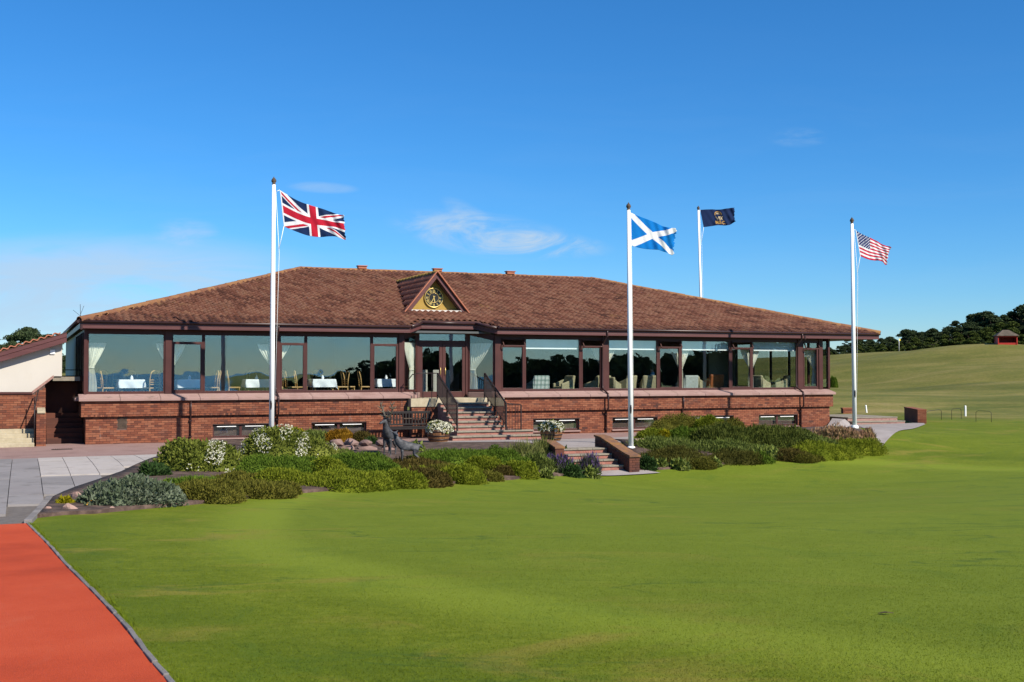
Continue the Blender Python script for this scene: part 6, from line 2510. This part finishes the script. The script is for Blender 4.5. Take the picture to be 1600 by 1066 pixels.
def curtain(p, q, tie, label, z0=3.47, zt=2.62, zb=1.52, tie_w=.16, bot_w=.26, k=9):
    """hangs from p to q (clubhouse s,t) and is tied back towards the fraction tie of its width"""
    p, q = Vector(p), Vector(q)
    d = q - p
    L = d.length
    d.normalize()
    n = Vector((-d.y, d.x))
    nu, nv = 54, 22
    V = []
    for j in range(nv + 1):
        z = z0 + (zb - z0) * j / nv
        if z > zt:
            f = (z0 - z) / (z0 - zt)
            hw = L * (1 - f ** 1.25) + tie_w * f ** 1.25
        else:
            f = (zt - z) / (zt - zb)
            hw = tie_w + (bot_w - tie_w) * math.sin(min(1, f * 1.6) * math.pi / 2)
        for i in range(nu + 1):
            u = i / nu
            x = tie * L + (u - tie) * hw
            dep = .028 * math.sin(u * 2 * math.pi * k) + .010 * math.sin(u * 41 + z * 3)
            if z > z0 - .12:
                dep += .012 * math.sin(u * 2 * math.pi * k * 2.5)
            V.append((p.x + d.x * x + n.x * dep, p.y + d.y * x + n.y * dep, z))
    F = [(j * (nu + 1) + i, j * (nu + 1) + i + 1, (j + 1) * (nu + 1) + i + 1, (j + 1) * (nu + 1) + i) for j in range(nv) for i in range(nu)]
    o = thing('curtain', label, 'curtain', (EX, EY, 0), ROT, 'cream tied-back curtains')
    link('drape', np_mesh('drape', np.array(V), np.array(F), M['curtain'], smooth=True), o)
    c = p + d * (tie * L + (.5 - tie) * tie_w)
    MB().tube([(c.x + d.x * a * (tie_w * .56) + n.x * .05 * math.sin(b), c.y + d.y * a * (tie_w * .56) + n.y * .05 * math.sin(b), zt) for a, b in ((math.cos(x), x) for x in np.linspace(0, 2 * math.pi, 12, endpoint=False))], .02, 6, closed=True).obj('tieback', M['curtain'], o)


ct = .74
for pa, pb_, tie, lab in ((139, 166, 0, 'cream curtain tied back at the left end of the dining room'), (243, 290, .5, 'cream curtain gathered behind the post after the first big window'), (402, 453, .5, 'cream curtain gathered right behind the left flagpole'),
                          (924, 962, .5, 'cream curtain gathered behind the drainpipe right of the entrance'), (1047, 1077, .55, 'cream curtain between the second and third big lounge windows'), (1156, 1187, .55, 'cream curtain between the third and last big lounge windows'),
                          (1256, 1279, .75, 'cream curtain in the last narrow window by the right corner')):
    curtain((s_at(pa, ct), ct), (s_at(pb_, ct), ct), tie, lab)
for (p, q, tie, lab) in (((wl0 + .05, TWN + .22), (dl - .02, DT0 + .18), .75, 'cream curtain in the splayed window left of the door'), ((dr_ + .03, DT0 + .12), (wr0 - .08, TWN + .16), .12, 'cream tied curtain in the splayed window right of the door')):
    curtain(p, q, tie, lab, 3.60, 2.55, 1.74, .24, .34, 8)
for i, (a, b, w_) in enumerate(((821, 905, 'first'), (951, 1026, 'second'), (1066, 1139, 'third'), (1177, 1243, 'last'))):
    o = thing('roller_blind', 'short pale roller blind with white bar at the top of the %s big lounge window' % w_, 'blind', (EX, EY, 0), ROT, 'roller blinds in the lounge windows')
    s0, s1 = s_at(a, .60), s_at(b, .60)
    MB().b2((s0, .60, 3.43), (s1, .606, 3.86)).obj('fabric', M['blind'], o)
    MB().b2((s0, .575, 3.385), (s1, .60, 3.44)).obj('bottom_bar', M['white'], o)

# ------------------------------------------------------------------ trees


def tree_mesh(h, rx, seed, clumps, leaf, mat, per=60, low=.25, flat=.55):
    r_ = np.random.default_rng(seed)
    Vs, Fs, oo = [], [], 0
    for i in range(clumps):
        z = low + (1 - low) * r_.random() ** .75
        prof_ = math.sin(min(1, (z - low) / (1 - low) * .92 + .12) * math.pi) ** .6
        a, q = r_.uniform(0, 2 * math.pi), math.sqrt(r_.random())
        c = np.array((math.cos(a) * q * rx * prof_, math.sin(a) * q * rx * prof_, z * h))
        cr = rx * r_.uniform(.20, .38)
        d = unit(r_.normal(size=(per, 3)))
        d[:, 2] = np.abs(d[:, 2]) * .9 - .25
        P = c + d * cr * np.array((1, 1, flat)) * r_.uniform(.75, 1.05, (per, 1))
        A = d + r_.normal(0, .6, d.shape)
        B = unit(np.cross(A, r_.normal(size=A.shape)))
        A = unit(A)
        l = leaf * r_.uniform(.6, 1.3, (per, 1))
        V = np.stack([P - A * l * .5, P + B * l * .35, P + A * l * .5, P - B * l * .35], 1).reshape(-1, 3)
        Vs.append(V)
        Fs.append(np.arange(per * 4).reshape(-1, 4) + oo)
        oo += len(V)
        # opaque heart of the clump
        nu = 6
        ring = []
        for zz, rr in ((-.5, .5), (.1, .75), (.6, .4)):
            ring += [(c[0] + cr * .8 * rr * math.cos(2 * math.pi * k / nu), c[1] + cr * .8 * rr * math.sin(2 * math.pi * k / nu), c[2] + cr * flat * zz) for k in range(nu)]
        Vs.append(np.array(ring))
        Fs.append(np.array([(j * nu + k, j * nu + (k + 1) % nu, (j + 1) * nu + (k + 1) % nu, (j + 1) * nu + k) for j in range(2) for k in range(nu)]) + oo)
        oo += len(ring)
    return np_mesh('crown', np.concatenate(Vs), np.concatenate(Fs), mat)


M['pine'] = leafmat('pine', [(.016, .026, .013), (.040, .058, .026), (.078, .100, .042)], .15)
M['broadleaf'] = leafmat('broadleaf', [(.030, .046, .012), (.060, .080, .020), (.095, .118, .032)], .2)


def make_tree(name, h, rx, seed, clumps, leaf, mk, per, low=.25):
    o = thing(name, 'x', 'tree')
    link('crown', tree_mesh(h, rx, seed, clumps, leaf, M[mk], per, low), o)
    t = MB()
    r_ = random.Random(seed)
    pts = [Vector((r_.uniform(-.1, .1) * k, r_.uniform(-.1, .1) * k, h * (k / 5) - .4)) for k in range(5)]
    t.tube(pts, [h * .028, h * .022, h * .018, h * .013, h * .006], 7)
    for k in range(5):
        b = pts[2].lerp(pts[4], k / 5)
        a = r_.uniform(0, 6.28)
        t.tube([b, b + Vector((math.cos(a), math.sin(a), .5)) * rx * .35, b + Vector((math.cos(a), math.sin(a), .7)) * rx * .75], [h * .009, h * .006, h * .002], 5)
    t.obj('trunk', M['bark'], o)
    return o


variants = [make_tree('pine_tree', 10, 3.4, 11, 60, .36, 'pine', 110), make_tree('pine_tree', 11.5, 3.0, 12, 60, .36, 'pine', 110), make_tree('pine_tree', 9, 4.0, 13, 64, .38, 'pine', 110),
            make_tree('broadleaf_tree', 8, 3.6, 14, 64, .34, 'broadleaf', 110, .12), make_tree('broadleaf_tree', 6, 3.0, 15, 46, .34, 'broadleaf', 110, .05),
            make_tree('pine_tree', 9, 3.8, 16, 80, .20, 'pine', 170), make_tree('pine_tree', 10, 3.0, 17, 70, .20, 'pine', 170)]
used = [False] * 7


def put_tree(v, x, y, sc, label, group, dz=0.0):
    if used[v]:
        o = place_copy(variants[v], (x, y, g1(x, y) - .3 + dz), random.uniform(0, 6.28), label)
    else:
        o = variants[v]
        used[v] = True
        o.location, o['label'] = (x, y, g1(x, y) - .3 + dz), label
        o.rotation_euler = (0, 0, random.uniform(0, 6.28))
    o.scale = (sc, sc, sc * random.uniform(.92, 1.08))
    o['group'] = group


WOOD = 'trees of the wood on the hill'
NUM = ['first', 'second', 'third', 'fourth', 'fifth', 'sixth', 'seventh', 'eighth', 'ninth', 'tenth', 'eleventh', 'twelfth', 'thirteenth', 'fourteenth', 'fifteenth', 'sixteenth', 'seventeenth', 'eighteenth',
       'nineteenth', 'twentieth', 'twenty-first', 'twenty-second', 'twenty-third', 'twenty-fourth', 'twenty-fifth', 'twenty-sixth', 'twenty-seventh', 'twenty-eighth', 'twenty-ninth', 'thirtieth']
ROWN = ['hill wood back row', 'hill wood middle row', 'hill wood front row']
LB = {0: 'dark pine, %s from the clubhouse in the %s', 1: 'slim dark pine, %s from the clubhouse in the %s', 2: 'broad dark pine, %s from the clubhouse in the %s',
      3: 'lighter broadleaf tree, %s from the clubhouse in the %s', 4: 'bushy green tree, %s from the clubhouse in the %s'}
sky_px = [(1270, 546), (1300, 541), (1330, 531), (1358, 527), (1380, 524), (1400, 522), (1420, 517), (1440, 513), (1465, 508), (1490, 504), (1505, 502), (1530, 498), (1545, 492), (1560, 490), (1580, 486), (1600, 483), (1640, 478), (1700, 476)]
sx_, sy_ = [a for a, b in sky_px], [b for a, b in sky_px]
for row, (Y, step, f) in enumerate(((238, 17, 1.0), (228, 19, .86), (219, 22, .66))):
    px = 1262 + row * 7
    n_row = -1
    while px < 1680:
        q = px + random.uniform(-4, 4)
        top = np.interp(q, sx_, sy_)
        Yj = Y + random.uniform(-4, 4)
        x = (q - 800) / FPX * Yj
        z = g1(x, Yj)
        hh_ = (EYE + (582 - top) / FPX * Yj - z) * f * random.uniform(.88, 1.06) + .3
        v = random.choice((0, 1, 2, 2)) if row < 2 else random.choice((0, 3, 4, 4, 2))
        n_row += 1
        put_tree(v, x, Yj, max(.3, hh_ / (10, 11.5, 9, 8, 6)[v]), LB[v] % (NUM[n_row], ROWN[row]), WOOD)
        px += step * random.uniform(.8, 1.2)
for v, px, Y, top, wpx, lab in ((3, 1396, 212, 541, 0, 'yellowish green broadleaf tree just behind the golf pin'), (3, 1425, 211, 545, 0, 'small green tree right of the golf pin'), (0, 1535, 212, 528, 0, 'dark tree just left of the red shelter')):
    x = (px - 800) / FPX * Y
    put_tree(v, x, Y, (EYE + (582 - top) / FPX * Y - g1(x, Y)) / (10, 11.5, 9, 8, 6)[v], lab, WOOD)
for v, px, Y, top, lab in ((5, 43, 92, 516, 'rounded pine tree rising above the annex roof at the left'), (6, 75, 100, 521, 'pine top peeping over the annex roof next to the clubhouse eaves'), (6, 2, 90, 530, 'dark tree at the very left edge above the annex roof'), (5, 22, 96, 533, 'low tree above the annex roof, second from the left edge')):
    x = (px - 800) / FPX * Y
    put_tree(v, x, Y, (EYE + (582 - top) / FPX * Y - g1(x, Y)) / (10, 11.5, 9, 8, 6, 9, 10)[v] * .98, lab, 'trees behind the annex')

# a belt of dark wood across the course behind the camera, which the big windows mirror
r_ = np.random.default_rng(3)
Vs, Fs, oo = [], [], 0
for az in np.arange(44, 104, .6):
    D = 128 + r_.uniform(-6, 6)
    x0, y0 = math.sin(R(az)) * D, -math.cos(R(az)) * D
    zb = g1(x0, y0)
    hgt = np.interp(az, [44, 48, 51, 55, 60, 76, 80, 92, 97, 104], [2.2, 3.2, 6.4, 7.4, 5.6, 5.6, 8.5, 8.5, 4.6, 3.5]) * r_.uniform(.85, 1.12)
    for k in range(9):
        c = np.array((x0 + r_.normal(0, 1.2), y0 + r_.normal(0, 1.2), zb + hgt * r_.uniform(.15, .88)))
        d = unit(r_.normal(size=(40, 3)))
        P = c + d * np.array((1.2, 1.2, .8)) * hgt * .22
        A = unit(d + r_.normal(0, .6, d.shape))
        B = unit(np.cross(A, r_.normal(size=A.shape)))
        V = np.stack([P - A * .5, P + B * .4, P + A * .5, P - B * .4], 1).reshape(-1, 3)
        Vs.append(V)
        Fs.append(np.arange(160).reshape(-1, 4) + oo)
        oo += 160
wood = link('far_wood', np_mesh('far_wood', np.concatenate(Vs), np.concatenate(Fs), M['pine']))
tag(wood, 'dark belt of wood across the course mirrored in the windows', 'wood', None, 'stuff')
# fallen leaf on the green
p = ground(1384, 961)
tag(MB().prism([(-.07, 0, .012), (0, -.035, .03), (.07, 0, .015), (0, .035, .02)], (0, 0, .006)).obj('fallen_leaf', M['bark'], None, p), 'brown scrap of leaf lying on the green', 'leaf')
